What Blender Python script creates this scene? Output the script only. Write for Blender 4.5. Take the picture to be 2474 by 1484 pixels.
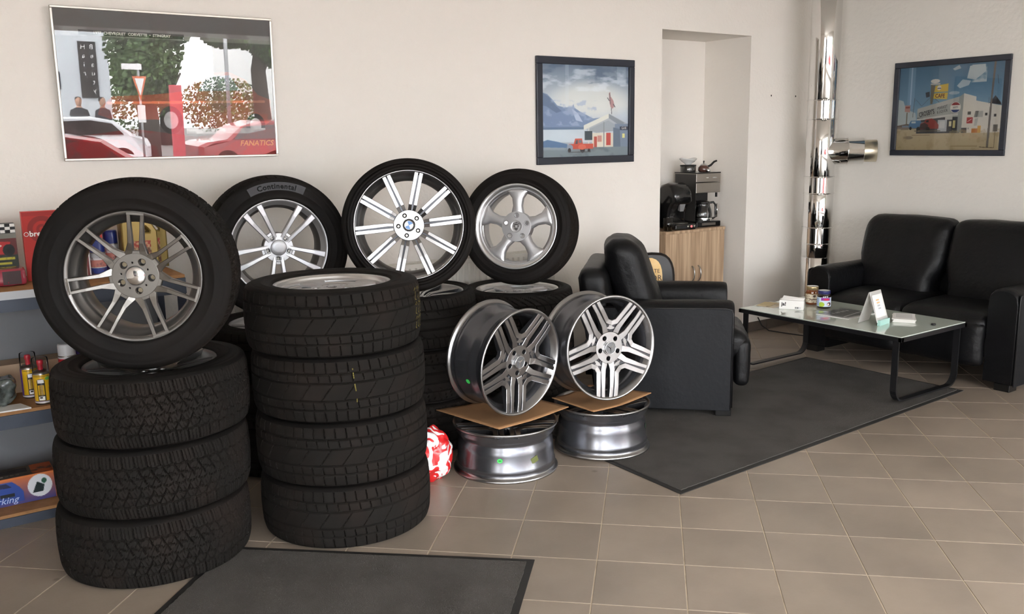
import bpy, bmesh, math, random
import numpy as np
from mathutils import Vector, Matrix, noise
PI = math.pi
random.seed(7)
S = bpy.context.scene
for o in list(bpy.data.objects): bpy.data.objects.remove(o)
COL = S.collection

# ---------------------------------------------------------------- camera
FPX, HC = 2153.379, 1.60593
cam_d = bpy.data.cameras.new('camera'); cam = bpy.data.objects.new('camera', cam_d); COL.objects.link(cam)
RIGHT = Vector((0.81908962, -0.57343842, -0.01614249)); DOWN = Vector((-0.11880438, -0.14203462, -0.98270631)); FWD = Vector((0.56122876, 0.80684233, -0.18446608))
mw = Matrix.Identity(4)
for i in range(3):
    mw[i][0] = RIGHT[i]; mw[i][1] = -DOWN[i]; mw[i][2] = -FWD[i]
mw[2][3] = HC
cam.matrix_world = mw
cam_d.sensor_width = 36; cam_d.lens = FPX / 2474 * 36; cam_d.clip_start = .05
S.camera = cam

# ---------------------------------------------------------------- light
S.view_settings.view_transform = 'Standard'; S.view_settings.look = 'None'
S.view_settings.gamma = 1; S.view_settings.use_curve_mapping = False
S.view_settings.exposure = 1.04
wd = bpy.data.worlds.new('sky'); S.world = wd; wd.use_nodes = True
nt = wd.node_tree; bg = nt.nodes['Background']
bg.inputs[0].default_value = (1.0, 1.0, 1.0, 1); bg.inputs[1].default_value = 11.0
WX0, WX1, WY, WZ0, WZ1 = -2.6, 6.2, -2.5, 0.12, 2.64      # shopfront glazing opening
def portal(x0, x1, z0, z1, y):
    l = bpy.data.lights.new('window_portal', 'AREA'); l.shape = 'RECTANGLE'; l.size = x1 - x0; l.size_y = z1 - z0
    l.cycles.is_portal = True
    o = bpy.data.objects.new('window_portal', l); COL.objects.link(o)
    o.location = ((x0 + x1) / 2, y, (z0 + z1) / 2); o.rotation_euler = (PI / 2, 0, 0)   # -Z of the light faces +Y
    return o
portal(WX0, WX1, WZ0, WZ1, WY + .0)
SY_0, SY_1 = -2.2, -.3                                        # guessed side window, added in the left wall to brighten the right wall
ps = portal(0, SY_1 - SY_0, WZ0, WZ1, 0); ps.location = (-3.0, (SY_0 + SY_1) / 2, (WZ0 + WZ1) / 2); ps.rotation_euler = (PI / 2, 0, -PI / 2)

# ---------------------------------------------------------------- helpers
def lin(c):
    return tuple((v / 12.92 if v <= .04045 else ((v + .055) / 1.055) ** 2.4) for v in c)
def rgb(r, g, b): return lin((r / 255, g / 255, b / 255))
MATS = {}
def mat(name, color, rough=.5, metal=0, bump=None, noise_col=None, spec=.5, coat=0, trans=0, ior=1.45, emit=None, rand=0, vcol=False, coat_rough=.03):
    """bump=(scale, strength, detail); noise_col=(scale, colour2, factor)"""
    if name in MATS: return MATS[name]
    m = bpy.data.materials.new(name); m.use_nodes = True; n = m.node_tree; L = n.links
    p = n.nodes['Principled BSDF']
    p.inputs['Base Color'].default_value = (*color, 1); p.inputs['Roughness'].default_value = rough; p.inputs['Metallic'].default_value = metal
    p.inputs['Specular IOR Level'].default_value = spec; p.inputs['Coat Weight'].default_value = coat; p.inputs['Coat Roughness'].default_value = coat_rough
    p.inputs['Transmission Weight'].default_value = trans; p.inputs['IOR'].default_value = ior
    tc = n.nodes.new('ShaderNodeTexCoord')
    col = None
    if vcol:
        a = n.nodes.new('ShaderNodeVertexColor'); a.layer_name = 'Col'; col = a.outputs[0]
    if noise_col:
        t = n.nodes.new('ShaderNodeTexNoise'); t.inputs['Scale'].default_value = noise_col[0]; t.inputs['Detail'].default_value = 6
        L.new(tc.outputs['Object'], t.inputs['Vector'])
        r = n.nodes.new('ShaderNodeMapRange'); r.inputs[1].default_value = .42; r.inputs[2].default_value = .68; r.inputs[4].default_value = noise_col[2]
        L.new(t.outputs[0], r.inputs[0])
        mx = n.nodes.new('ShaderNodeMix'); mx.data_type = 'RGBA'
        mx.inputs[6].default_value = (*color, 1); mx.inputs[7].default_value = (*noise_col[1], 1)
        if col: L.new(col, mx.inputs[6])
        L.new(r.outputs[0], mx.inputs[0]); col = mx.outputs[2]
    if rand:
        oi = n.nodes.new('ShaderNodeObjectInfo'); r = n.nodes.new('ShaderNodeMapRange'); r.inputs[3].default_value = 1 - rand; r.inputs[4].default_value = 1 + rand
        L.new(oi.outputs['Random'], r.inputs[0])
        h = n.nodes.new('ShaderNodeHueSaturation'); h.inputs['Color'].default_value = (*color, 1)
        if col: L.new(col, h.inputs['Color'])
        L.new(r.outputs[0], h.inputs['Value']); col = h.outputs[0]
    if col: L.new(col, p.inputs['Base Color'])
    if bump:
        t = n.nodes.new('ShaderNodeTexNoise'); t.inputs['Scale'].default_value = bump[0]; t.inputs['Detail'].default_value = bump[2] if len(bump) > 2 else 3
        L.new(tc.outputs['Object'], t.inputs['Vector'])
        b = n.nodes.new('ShaderNodeBump'); b.inputs['Strength'].default_value = bump[1]; b.inputs['Distance'].default_value = .01
        L.new(t.outputs[0], b.inputs['Height']); L.new(b.outputs[0], p.inputs['Normal'])
    if emit:
        p.inputs['Emission Color'].default_value = (*emit[:3], 1); p.inputs['Emission Strength'].default_value = emit[3]
    MATS[name] = m; return m
def glass_mat(name, tint=(1, 1, 1), ior=1.5, gl=1.0, rough=0.0):
    if name in MATS: return MATS[name]
    m = bpy.data.materials.new(name); m.use_nodes = True; n = m.node_tree; L = n.links
    n.nodes.remove(n.nodes['Principled BSDF']); out = n.nodes['Material Output']
    tr = n.nodes.new('ShaderNodeBsdfTransparent'); tr.inputs[0].default_value = (*tint, 1)
    g = n.nodes.new('ShaderNodeBsdfGlossy'); g.inputs['Roughness'].default_value = rough; g.inputs[0].default_value = (gl, gl, gl, 1)
    f = n.nodes.new('ShaderNodeFresnel'); f.inputs[0].default_value = ior
    mx = n.nodes.new('ShaderNodeMixShader')
    L.new(f.outputs[0], mx.inputs[0]); L.new(tr.outputs[0], mx.inputs[1]); L.new(g.outputs[0], mx.inputs[2]); L.new(mx.outputs[0], out.inputs[0])
    MATS[name] = m; return m
def link(name, me, mats=None, parent=None, smooth=False, loc=None, rot=None):
    o = bpy.data.objects.new(name, me); COL.objects.link(o)
    if mats is not None and len(me.materials) == 0:
        for m in (mats if isinstance(mats, (list, tuple)) else [mats]): me.materials.append(m)
    if parent: o.parent = parent
    if loc: o.location = loc
    if rot: o.rotation_euler = rot
    return o
def empty(name, loc=(0, 0, 0), rot=(0, 0, 0)):
    o = bpy.data.objects.new(name, None); COL.objects.link(o); o.location = loc; o.rotation_euler = rot; o.empty_display_size = .05; return o
def tag(o, label=None, cat=None, group=None, kind=None):
    if label: o['label'] = label
    if cat: o['category'] = cat
    if group: o['group'] = group
    if kind: o['kind'] = kind
    return o
def copy_tree(o, parent=None):
    c = o.copy(); COL.objects.link(c); c.parent = parent
    for ch in list(o.children): copy_tree(ch, c)
    return c
class MB:
    def __init__(s): s.bm = bmesh.new()
    def face(s, vs, mi=0, sm=False):
        try:
            f = s.bm.faces.new(vs); f.material_index = mi; f.smooth = sm; return f
        except ValueError: return None
    def box(s, x0, x1, y0, y1, z0, z1, mi=0, bev=0, M=None):
        r = bmesh.ops.create_cube(s.bm, size=1); vs = r['verts']
        for v in vs: v.co = Vector(((x0 + x1) / 2 + v.co.x * (x1 - x0), (y0 + y1) / 2 + v.co.y * (y1 - y0), (z0 + z1) / 2 + v.co.z * (z1 - z0)))
        fs = list({f for v in vs for f in v.link_faces})
        for f in fs: f.material_index = mi
        if bev:
            es = list({e for v in vs for e in v.link_edges})
            rb = bmesh.ops.bevel(s.bm, geom=es, offset=bev, segments=2, profile=.5, affect='EDGES')
            vs = list({v for f in rb['faces'] for v in f.verts} | {v for v in vs if v.is_valid})
            for f in {f for v in vs for f in v.link_faces}: f.material_index = mi
        if M is not None:
            for v in vs: v.co = M @ v.co
        return s
    def lathe(s, prof, n=48, mi=0, sm=True, M=None, closed=False, a0=0, a1=2 * PI, mis=None):
        full = abs(a1 - a0 - 2 * PI) < 1e-6; rings = []
        for k in range(n if full else n + 1):
            a = a0 + (a1 - a0) * k / n; ca, sa = math.cos(a), math.sin(a)
            ring = []
            for r, z in prof:
                co = Vector((r * ca, r * sa, z))
                ring.append(s.bm.verts.new(M @ co if M is not None else co))
            rings.append(ring)
        m = len(prof); K = len(rings)
        for k in range(K if full else K - 1):
            A, B = rings[k], rings[(k + 1) % K]
            for i in range(m if closed else m - 1):
                j = (i + 1) % m
                s.face((A[i], B[i], B[j], A[j]), mis[i] if mis else mi, sm)
        return s
    def cyl(s, r, z0, z1, n=32, mi=0, M=None, r2=None, bev=0):
        r2 = r if r2 is None else r2; b = bev
        s.lathe([(1e-5, z0), (r - b, z0), (r, z0 + b), (r2, z1 - b), (r2 - b, z1), (1e-5, z1)], n, mi, True, M); return s
    def tube(s, pts, r, n=10, mi=0, closed=False, caps=True, ry=None):
        pts = [Vector(p) for p in pts]; N = len(pts); rings = []; up0 = None
        for i, p in enumerate(pts):
            if closed: t = pts[(i + 1) % N] - pts[i - 1]
            else: t = pts[min(i + 1, N - 1)] - pts[max(i - 1, 0)]
            t.normalize()
            if up0 is None:
                up0 = Vector((0, 0, 1)) if abs(t.z) < .9 else Vector((1, 0, 0))
            u = up0 - t * up0.dot(t); u.normalize(); v = t.cross(u); up0 = u
            rr = r[i] if isinstance(r, (list, tuple)) else r
            rings.append([s.bm.verts.new(p + (u * math.cos(2 * PI * k / n) * rr + v * math.sin(2 * PI * k / n) * (ry or rr))) for k in range(n)])
        for i in range(N if closed else N - 1):
            A, B = rings[i], rings[(i + 1) % N]
            for k in range(n): s.face((A[k], A[(k + 1) % n], B[(k + 1) % n], B[k]), mi, True)
        if caps and not closed:
            s.face(rings[0][::-1], mi); s.face(rings[-1], mi)
        return s
    def poly(s, pts, mi=0, sm=False):
        return s.face([s.bm.verts.new(p) for p in pts], mi, sm)
    def prism(s, pts2, z0, z1, mi=0, M=None, sm=False):
        f = lambda p, z: (M @ Vector((p[0], p[1], z)) if M is not None else Vector((p[0], p[1], z)))
        A = [s.bm.verts.new(f(p, z0)) for p in pts2]; B = [s.bm.verts.new(f(p, z1)) for p in pts2]; n = len(A)
        for i in range(n): s.face((A[i], A[(i + 1) % n], B[(i + 1) % n], B[i]), mi, sm)
        s.face(A[::-1], mi); s.face(B, mi); return s
    def mesh(s, name='m', mats=None, recalc=True):
        if recalc: bmesh.ops.recalc_face_normals(s.bm, faces=s.bm.faces)
        me = bpy.data.meshes.new(name); s.bm.to_mesh(me); s.bm.free()
        if mats:
            for m in (mats if isinstance(mats, (list, tuple)) else [mats]): me.materials.append(m)
        return me
    def build(s, name, mats, parent=None, loc=None, rot=None, recalc=True):
        return link(name, s.mesh(name, mats, recalc), None, parent, loc=loc, rot=rot)
def rbox_bm(bm, size, r=.03, n=10, bulge=(0, 0, 0), wr=0, wscale=6, taper=None, M=None, seed=0, mi=0):
    """rounded soft box centred at the origin: bulge adds a pillow to each pair of faces"""
    hx, hy, hz = size[0] / 2, size[1] / 2, size[2] / 2; h = (hx, hy, hz); vid = {}
    def V(i, j, k):
        key = (i, j, k)
        if key in vid: return vid[key]
        # parameter points denser near the edges
        def par(q): 
            t = q / n * 2 - 1
            return math.copysign(abs(t) ** .75, t)
        p = [par(i) * hx, par(j) * hy, par(k) * hz]
        q = [max(-h[a] + r, min(h[a] - r, p[a])) for a in range(3)]
        d = Vector((p[0] - q[0], p[1] - q[1], p[2] - q[2]))
        if d.length > 1e-9: d.normalize(); co = Vector(q) + d * r
        else: co = Vector(p)
        nx, ny, nz = co.x / hx, co.y / hy, co.z / hz
        f = lambda a, b: max(0, (1 - a * a)) ** .7 * max(0, (1 - b * b)) ** .7
        co.x += bulge[0] * f(ny, nz) * nx; co.y += bulge[1] * f(nx, nz) * ny; co.z += bulge[2] * f(nx, ny) * nz
        if wr:
            w = noise.noise(Vector((co.x * wscale + seed, co.y * wscale, co.z * wscale))) + .5 * noise.noise(Vector((co.x * wscale * 2.3, co.y * wscale * 2.3 + seed, co.z * wscale * 2.3)))
            co += Vector((nx, ny, nz)) * w * wr
        if taper: co = taper(co)
        if M is not None: co = M @ co
        v = bm.verts.new(co); vid[key] = v; return v
    for ax in range(3):
        for side in (0, n):
            for a in range(n):
                for b in range(n):
                    def idx(u, v):
                        if ax == 0: return (side, u, v)
                        if ax == 1: return (u, side, v)
                        return (u, v, side)
                    vs = [V(*idx(a, b)), V(*idx(a + 1, b)), V(*idx(a + 1, b + 1)), V(*idx(a, b + 1))]
                    try:
                        f = bm.faces.new(vs); f.smooth = True; f.material_index = mi
                    except ValueError: pass
def rbox(name, size, loc, m, parent=None, rot=None, **k):
    b = MB(); rbox_bm(b.bm, size, **k); return b.build(name, m, parent, loc=loc, rot=rot)
def plate(outlines, t, bevel=0, name='plate', res=2):
    """flat plate with holes: closed 2D outlines, thickness t, top at z=t/2"""
    c = bpy.data.curves.new(name, 'CURVE'); c.dimensions = '2D'; c.fill_mode = 'BOTH'
    c.extrude = max(0, t / 2 - bevel); c.bevel_depth = bevel; c.bevel_resolution = 1
    for pts in outlines:
        s = c.splines.new('POLY'); s.points.add(len(pts) - 1)
        for i, p in enumerate(pts): s.points[i].co = (p[0], p[1], 0, 1)
        s.use_cyclic_u = True
    return curve_mesh(c, name)
def curve_mesh(c, name):
    o = bpy.data.objects.new('tmp', c); COL.objects.link(o)
    dg = bpy.context.evaluated_depsgraph_get(); dg.update()
    me = bpy.data.meshes.new_from_object(o.evaluated_get(dg)); me.name = name
    bpy.data.objects.remove(o); bpy.data.curves.remove(c)
    return me
def circle(r, n=32, cx=0, cy=0, a0=0): return [(cx + r * math.cos(a0 + 2 * PI * k / n), cy + r * math.sin(a0 + 2 * PI * k / n)) for k in range(n)]
def text_mesh(txt, size, ext=.0003, align='CENTER', sx=1, shear=0, sp=1, bold=0):
    c = bpy.data.curves.new('text', 'FONT'); c.body = txt; c.size = size; c.extrude = ext; c.align_x = align; c.align_y = 'CENTER'
    c.shear = shear; c.space_character = sp; c.offset = bold; c.resolution_u = 2
    me = curve_mesh(c, 'lettering')
    if sx != 1:
        for v in me.vertices: v.co.x *= sx
    return me
def face_mat(origin, right, up):
    """matrix whose local x,y lie along right, up; z points out"""
    r = Vector(right).normalized(); u = Vector(up); u = (u - r * u.dot(r)).normalized(); n = r.cross(u)
    M = Matrix.Identity(4)
    for i in range(3): M[i][0] = r[i]; M[i][1] = u[i]; M[i][2] = n[i]; M[i][3] = origin[i]
    return M
def put(o, M): o.matrix_local = M; return o
def lettering(txt, size, m, parent, M, name='lettering', **k):
    me = text_mesh(txt, size, **k); me.materials.append(m); o = link(name, me, None, parent); put(o, M); return o

# ---------------------------------------------------------------- flat art (prints, posters): painted into the colours of a fine grid
class Art:
    def __init__(s, w, h, bg=(200, 200, 200)):
        s.w, s.h = w, h; s.a = np.zeros((h * 2, w * 2, 3)); s.a[:] = bg
        s.Y, s.X = np.mgrid[0:h * 2, 0:w * 2]; s.X = (s.X + .5) / (w * 2); s.Y = (s.Y + .5) / (h * 2)
    def mix(s, m, c, al=1):
        m = m * al; s.a = s.a * (1 - m[..., None]) + np.array(c, float) * m[..., None]; return s
    def grad(s, c0, c1, y0=0, y1=1):
        t = np.clip((s.Y - y0) / (y1 - y0), 0, 1)[..., None]; m = ((s.Y >= y0) & (s.Y <= y1))[..., None]
        s.a = np.where(m, np.array(c0) * (1 - t) + np.array(c1) * t, s.a); return s
    def poly(s, pts, c, al=1):
        m = np.zeros(s.X.shape, bool); n = len(pts)
        for i in range(n):
            x0, y0 = pts[i]; x1, y1 = pts[(i + 1) % n]
            if y0 == y1: continue
            cnd = ((y0 > s.Y) != (y1 > s.Y)) & (s.X < (x1 - x0) * (s.Y - y0) / (y1 - y0) + x0)
            m ^= cnd
        return s.mix(m.astype(float), c, al)
    def rect(s, x0, y0, x1, y1, c, al=1): return s.mix(((s.X > x0) & (s.X < x1) & (s.Y > y0) & (s.Y < y1)).astype(float), c, al)
    def ell(s, cx, cy, rx, ry, c, al=1, soft=0):
        d = ((s.X - cx) / rx) ** 2 + ((s.Y - cy) / ry) ** 2
        m = (d < 1).astype(float) if not soft else np.clip((1 - d) / soft, 0, 1)
        return s.mix(m, c, al)
    def line(s, x0, y0, x1, y1, wd, c, al=1):
        asp = s.h / s.w; px, py = s.X - x0, (s.Y - y0) * asp; dx, dy = x1 - x0, (y1 - y0) * asp; L2 = dx * dx + dy * dy
        t = np.clip((px * dx + py * dy) / L2, 0, 1); d = np.hypot(px - t * dx, py - t * dy)
        return s.mix((d < wd / 2).astype(float), c, al)
    def fbm(s, sx, sy, seed, thr, c, al=1, soft=.15, y0=0, y1=1, x0=0, x1=1):
        rg = np.random.RandomState(seed); f = np.zeros(s.X.shape); amp = 1
        for o in range(4):
            gx, gy = int(sx * 2 ** o) + 2, int(sy * 2 ** o) + 2; g = rg.rand(gy, gx)
            u, v = s.X * (gx - 1.001), s.Y * (gy - 1.001); i, j = u.astype(int), v.astype(int); fu, fv = u - i, v - j
            fu = fu * fu * (3 - 2 * fu); fv = fv * fv * (3 - 2 * fv)
            f += amp * (g[j, i] * (1 - fu) * (1 - fv) + g[j, i + 1] * fu * (1 - fv) + g[j + 1, i] * (1 - fu) * fv + g[j + 1, i + 1] * fu * fv); amp *= .5
        f /= 1.875; m = np.clip((f - thr) / soft, 0, 1) * ((s.Y > y0) & (s.Y < y1) & (s.X > x0) & (s.X < x1))
        return s.mix(m, c, al)
    def mesh(s, name, W, H, m):
        a = s.a.reshape(s.h, 2, s.w, 2, 3).mean((1, 3)) / 255; a = np.where(a <= .04045, a / 12.92, ((a + .055) / 1.055) ** 2.4)
        xs = np.linspace(-W / 2, W / 2, s.w + 1); ys = np.linspace(H / 2, -H / 2, s.h + 1)
        v = np.zeros((s.h + 1, s.w + 1, 3)); v[..., 0] = xs[None]; v[..., 1] = ys[:, None]
        idx = np.arange((s.h + 1) * (s.w + 1)).reshape(s.h + 1, s.w + 1)
        f = np.stack([idx[1:, :-1], idx[1:, 1:], idx[:-1, 1:], idx[:-1, :-1]], -1).reshape(-1, 4)
        me = grid_mesh(name, v.reshape(-1, 3), f)
        at = me.color_attributes.new('Col', 'FLOAT_COLOR', 'CORNER')
        c = np.ones((s.h * s.w, 4, 4)); c[..., :3] = a.reshape(-1, 1, 3); at.data.foreach_set('color', c.ravel())
        me.materials.append(m); return me
def grid_mesh(name, v, f, smooth=False):
    me = bpy.data.meshes.new(name); nv, nf = len(v), len(f)
    me.vertices.add(nv); me.vertices.foreach_set('co', np.asarray(v, np.float32).ravel())
    me.loops.add(nf * 4); me.loops.foreach_set('vertex_index', np.asarray(f, np.int32).ravel())
    me.polygons.add(nf); me.polygons.foreach_set('loop_start', np.arange(0, nf * 4, 4, dtype=np.int32)); me.polygons.foreach_set('loop_total', np.full(nf, 4, np.int32))
    if smooth: me.polygons.foreach_set('use_smooth', np.ones(nf, bool))
    me.update(calc_edges=True); me.validate(); return me
# ---------------------------------------------------------------- setting
BY, RX, LX, CZ = 4.84, 6.56, -3.0, 3.0
M_wall = mat('plaster_paint', rgb(235, 229, 221), .85, bump=(38, .28, 5))
M_wall_r = mat('plaster_paint_right', rgb(226, 222, 215), .85, bump=(30, .38, 5))
M_ceil = mat('ceiling_paint', rgb(235, 232, 225), .9)
M_tile = mat('floor_tile', rgb(144, 131, 118), .34, noise_col=(2.2, rgb(130, 118, 107), .7), rand=.07, bump=(60, .04, 4))
def worn_tile(m):
    n = m.node_tree.nodes; L = m.node_tree.links; p = n['Principled BSDF']; src = p.inputs['Base Color'].links[0].from_socket
    g = n.new('ShaderNodeNewGeometry'); nz = n.new('ShaderNodeTexNoise'); nz.inputs['Scale'].default_value = 1.3; nz.inputs['Detail'].default_value = 8; nz.inputs['Roughness'].default_value = .65; L.new(g.outputs['Position'], nz.inputs['Vector'])
    r = n.new('ShaderNodeMapRange'); r.inputs[1].default_value = .35; r.inputs[2].default_value = .7; r.inputs[3].default_value = .90; r.inputs[4].default_value = 1.12; L.new(nz.outputs[0], r.inputs[0])
    v = n.new('ShaderNodeTexVoronoi'); v.inputs['Scale'].default_value = 3.1; L.new(g.outputs['Position'], v.inputs['Vector'])
    nz2 = n.new('ShaderNodeTexNoise'); nz2.inputs['Scale'].default_value = 5; L.new(g.outputs['Position'], nz2.inputs['Vector'])
    th = n.new('ShaderNodeMath'); th.operation = 'MULTIPLY'; th.inputs[1].default_value = .11; L.new(nz2.outputs[0], th.inputs[0])
    sp = n.new('ShaderNodeMapRange'); sp.inputs[3].default_value = .62; sp.inputs[4].default_value = 1.0; L.new(v.outputs['Distance'], sp.inputs[0]); L.new(th.outputs[0], sp.inputs[2]); sp.inputs[1].default_value = .025
    mu = n.new('ShaderNodeMath'); mu.operation = 'MULTIPLY'; L.new(r.outputs[0], mu.inputs[0]); L.new(sp.outputs[0], mu.inputs[1])
    vm = n.new('ShaderNodeVectorMath'); vm.operation = 'SCALE'; L.new(src, vm.inputs[0]); L.new(mu.outputs[0], vm.inputs['Scale']); L.new(vm.outputs[0], p.inputs['Base Color'])
worn_tile(M_tile)
M_grout = mat('grout', rgb(196, 180, 158), .9, noise_col=(9, rgb(140, 126, 108), .6))
M_base = mat('baseboard_tile', rgb(96, 86, 78), .5, noise_col=(5, rgb(82, 75, 69), .6))
M_white = mat('white_window_frame', rgb(225, 226, 228), .35)
M_pane = glass_mat('window_glass')
b = MB(); b.box(LX - .1, RX + .1, WY - .2, 5.5, -.12, -.0018); floor = b.build('floor', M_grout); tag(floor, kind='structure')
T, TH, P4, P5 = .333, .7643171563, 2.5755503, -12.6703656
ct, st_ = math.cos(TH), math.sin(TH)
def tile_xy(c, r):
    x, y = c - P4, -r - P5
    return ((ct * x + st_ * y) * T, (-st_ * x + ct * y) * T)
def clip(poly, x0, x1, y0, y1):
    for ax, lim, sg in ((0, x0, 1), (0, x1, -1), (1, y0, 1), (1, y1, -1)):
        out = []
        for i in range(len(poly)):
            a, c = poly[i], poly[(i + 1) % len(poly)]; da, dc = (a[ax] - lim) * sg, (c[ax] - lim) * sg
            if da >= 0: out.append(a)
            if (da >= 0) != (dc >= 0):
                t = da / (da - dc); out.append((a[0] + (c[0] - a[0]) * t, a[1] + (c[1] - a[1]) * t))
        poly = out
        if not poly: return []
    return poly
def to_px(p):
    v = Vector(p) - Vector((0, 0, HC)); d = v.dot(FWD)
    if d < .2: return None
    return (1237 + FPX * v.dot(RIGHT) / d, 742 + FPX * v.dot(DOWN) / d)
full, rest = [], []
for c in range(-40, 40):
    for r in range(-40, 40):
        g = .0022 / T
        q = [tile_xy(c + g, r + g), tile_xy(c + 1 - g, r + g), tile_xy(c + 1 - g, r + 1 - g), tile_xy(c + g, r + 1 - g)]
        cp = clip(q, LX, RX, WY, BY)
        if len(cp) < 3: continue
        cx_, cy_ = tile_xy(c + .5, r + .5); px = to_px((cx_, cy_, 0))
        vis = px and -250 < px[0] < 2700 and 300 < px[1] < 1700
        whole = all(LX < p[0] < RX and WY < p[1] < BY for p in q)
        if vis and whole: full.append((math.hypot(cx_, cy_), cx_, cy_, c, r))
        else: rest.append(cp)
full.sort(); 
b = MB(); s = T / 2 - .0022; b.box(-s, s, -s, s, -.012, 0, bev=0)
bmesh.ops.bevel(b.bm, geom=[e for e in b.bm.edges if all(v.co.z > -.001 for v in e.verts)], offset=.0012, segments=1, affect='EDGES')
tile_me = b.mesh('floor_tile', M_tile)
for i, (d, x, y, c, r) in enumerate(full):
    if i < 298: link('floor_tile', tile_me, None, floor, loc=(x, y, 0), rot=(0, 0, -TH + (PI / 2) * random.randint(0, 3)))
    else: rest.append([(x + T / 2 * 1.4142 * .986 * math.cos(-TH + PI / 4 + k * PI / 2), y + T / 2 * 1.4142 * .986 * math.sin(-TH + PI / 4 + k * PI / 2)) for k in range(4)])
b = MB()
for q in rest: b.prism(q, -.012, 0)
tag(b.build('floor_tile', M_tile, floor), kind='stuff')
print('tiles', len(full), len(rest))

b = MB(); NX0, NX1, NZ, NY = 4.725, 5.685, 2.372, 5.32
b.box(LX - .1, NX0, BY, 5.5, -.1, CZ); b.box(NX1, RX + .1, BY, 5.5, -.1, CZ); b.box(NX0, NX1, BY, 5.5, NZ, CZ); b.box(NX0, NX1, NY, 5.5, -.1, NZ)
wall_back = b.build('wall_back', M_wall); tag(wall_back, kind='structure')
b = MB(); b.box(NX0, NX1, BY, NY, -.1, -.001)
tag(b.build('floor', M_base), kind='structure')
b = MB(); b.box(RX, RX + .15, WY - .15, BY, -.1, CZ); tag(b.build('wall_right', M_wall_r), kind='structure')
b = MB(); b.box(LX - .15, LX, WY - .15, SY_0, -.1, CZ); b.box(LX - .15, LX, SY_1, BY, -.1, CZ); b.box(LX - .15, LX, SY_0, SY_1, WZ1, CZ); b.box(LX - .15, LX, SY_0, SY_1, -.1, WZ0)
tag(b.build('wall_left', M_wall), kind='structure')
for i in range(1):
    y0, y1 = SY_0, SY_1; b = MB(); t = .03
    b.box(LX - .08, LX - .02, y0, y0 + t, WZ0, WZ1); b.box(LX - .08, LX - .02, y1 - t, y1, WZ0, WZ1); b.box(LX - .08, LX - .02, y0 + t, y1 - t, WZ0, WZ0 + .05); b.box(LX - .08, LX - .02, y0 + t, y1 - t, WZ1 - .05, WZ1)
    w = b.build('window_%d' % (i + 5), M_white); tag(w, kind='structure')  # unseen window, added to let in light from the left
    b = MB(); b.box(LX - .054, LX - .048, y0 + t, y1 - t, WZ0 + .05, WZ1 - .05); b.build('pane', M_pane, w)
b = MB(); b.box(LX - .15, RX + .15, WY - .15, 5.5, CZ, CZ + .15); tag(b.build('ceiling', M_ceil), kind='structure')
b = MB(); b.box(LX, WX0, WY - .12, WY, 0, CZ); b.box(WX1, RX, WY - .12, WY, 0, CZ); b.box(WX0, WX1, WY - .12, WY, WZ1, CZ); b.box(WX0, WX1, WY - .12, WY, 0, WZ0)
tag(b.build('wall_front', M_wall), kind='structure')
MX = [WX0, -.45, 1.75, 4.72, WX1]
for i in range(4):
    x0, x1 = MX[i], MX[i + 1]; b = MB(); t = .03
    b.box(x0, x0 + t, WY - .08, WY - .02, WZ0, WZ1); b.box(x1 - t, x1, WY - .08, WY - .02, WZ0, WZ1)
    b.box(x0 + t, x1 - t, WY - .08, WY - .02, WZ0, WZ0 + .05); b.box(x0 + t, x1 - t, WY - .08, WY - .02, WZ1 - .05, WZ1)
    w = b.build('window_%d' % (i + 1), M_white); tag(w, kind='structure')
    b = MB(); b.box(x0 + t, x1 - t, WY - .054, WY - .048, WZ0 + .05, WZ1 - .05); b.build('pane', M_pane, w)
# baseboards: a core strip with the single tiles in front of it
def baseboard(name, p0, p1, n):
    p0, p1 = Vector(p0), Vector(p1); L = (p1 - p0).length; a = math.atan2(p1.y - p0.y, p1.x - p0.x)
    b = MB(); b.box(0, L, 0, .004, 0, .078); o = b.build(name, M_grout, loc=p0, rot=(0, 0, a)); tag(o, kind='structure')
    w = L / n; b = MB(); b.box(.0015, w - .0015, -.008, 0, .001, .08, bev=.001); me = b.mesh('baseboard_tile', M_base)
    for k in range(n): link('baseboard_tile', me, None, o, loc=(k * w, 0, 0))
baseboard('baseboard_back', (NX1, BY - .0045, 0), (RX, BY - .0045, 0), 3)
baseboard('baseboard_right', (RX - .0045, BY - .02, 0), (RX - .0045, 0, 0), 13)
baseboard('baseboard_left', (1.3, BY - .0045, 0), (NX0, BY - .0045, 0), 10)

# ---------------------------------------------------------------- floor mats
M_rub = mat('rubber_edge', rgb(38, 37, 36), .6)
M_pile = mat('mat_pile', rgb(90, 87, 84), .98, bump=(260, 1.0, 3), noise_col=(3.5, rgb(76, 73, 70), .8), spec=.1)
def floor_mat(pts, label, edge=.028):
    cx = sum(p[0] for p in pts) / 4; cy = sum(p[1] for p in pts) / 4
    root = empty('floor_mat', (cx, cy, 0)); tag(root, label, 'mat', 'dark carpet floor mats')
    loc = [Vector((p[0] - cx, p[1] - cy)) for p in pts]
    # inset
    n = 4; ins = []
    for i in range(n):
        p, a, c = loc[i], loc[i - 1], loc[(i + 1) % n]; d1 = (p - a).normalized(); d2 = (c - p).normalized()
        n1 = Vector((-d1.y, d1.x)); n2 = Vector((-d2.y, d2.x)); m = (n1 + n2).normalized(); ins.append(p + m * edge / max(.3, m.dot(n1)))
    b = MB(); b.prism(loc, .0005, .004); b.build('rubber_border', M_rub, root)
    b = MB(); 
    # pile: outer edge slightly ragged
    ring = []
    for i in range(n):
        a, c = ins[i], ins[(i + 1) % n]; k = max(8, int((c - a).length / .012))
        for j in range(k): 
            p = a.lerp(c, j / k); ring.append((p.x + random.uniform(-.0016, .0016), p.y + random.uniform(-.0016, .0016)))
    b.prism(ring, .004, .0085); b.build('carpet_pile', M_pile, root)
    return root
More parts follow.
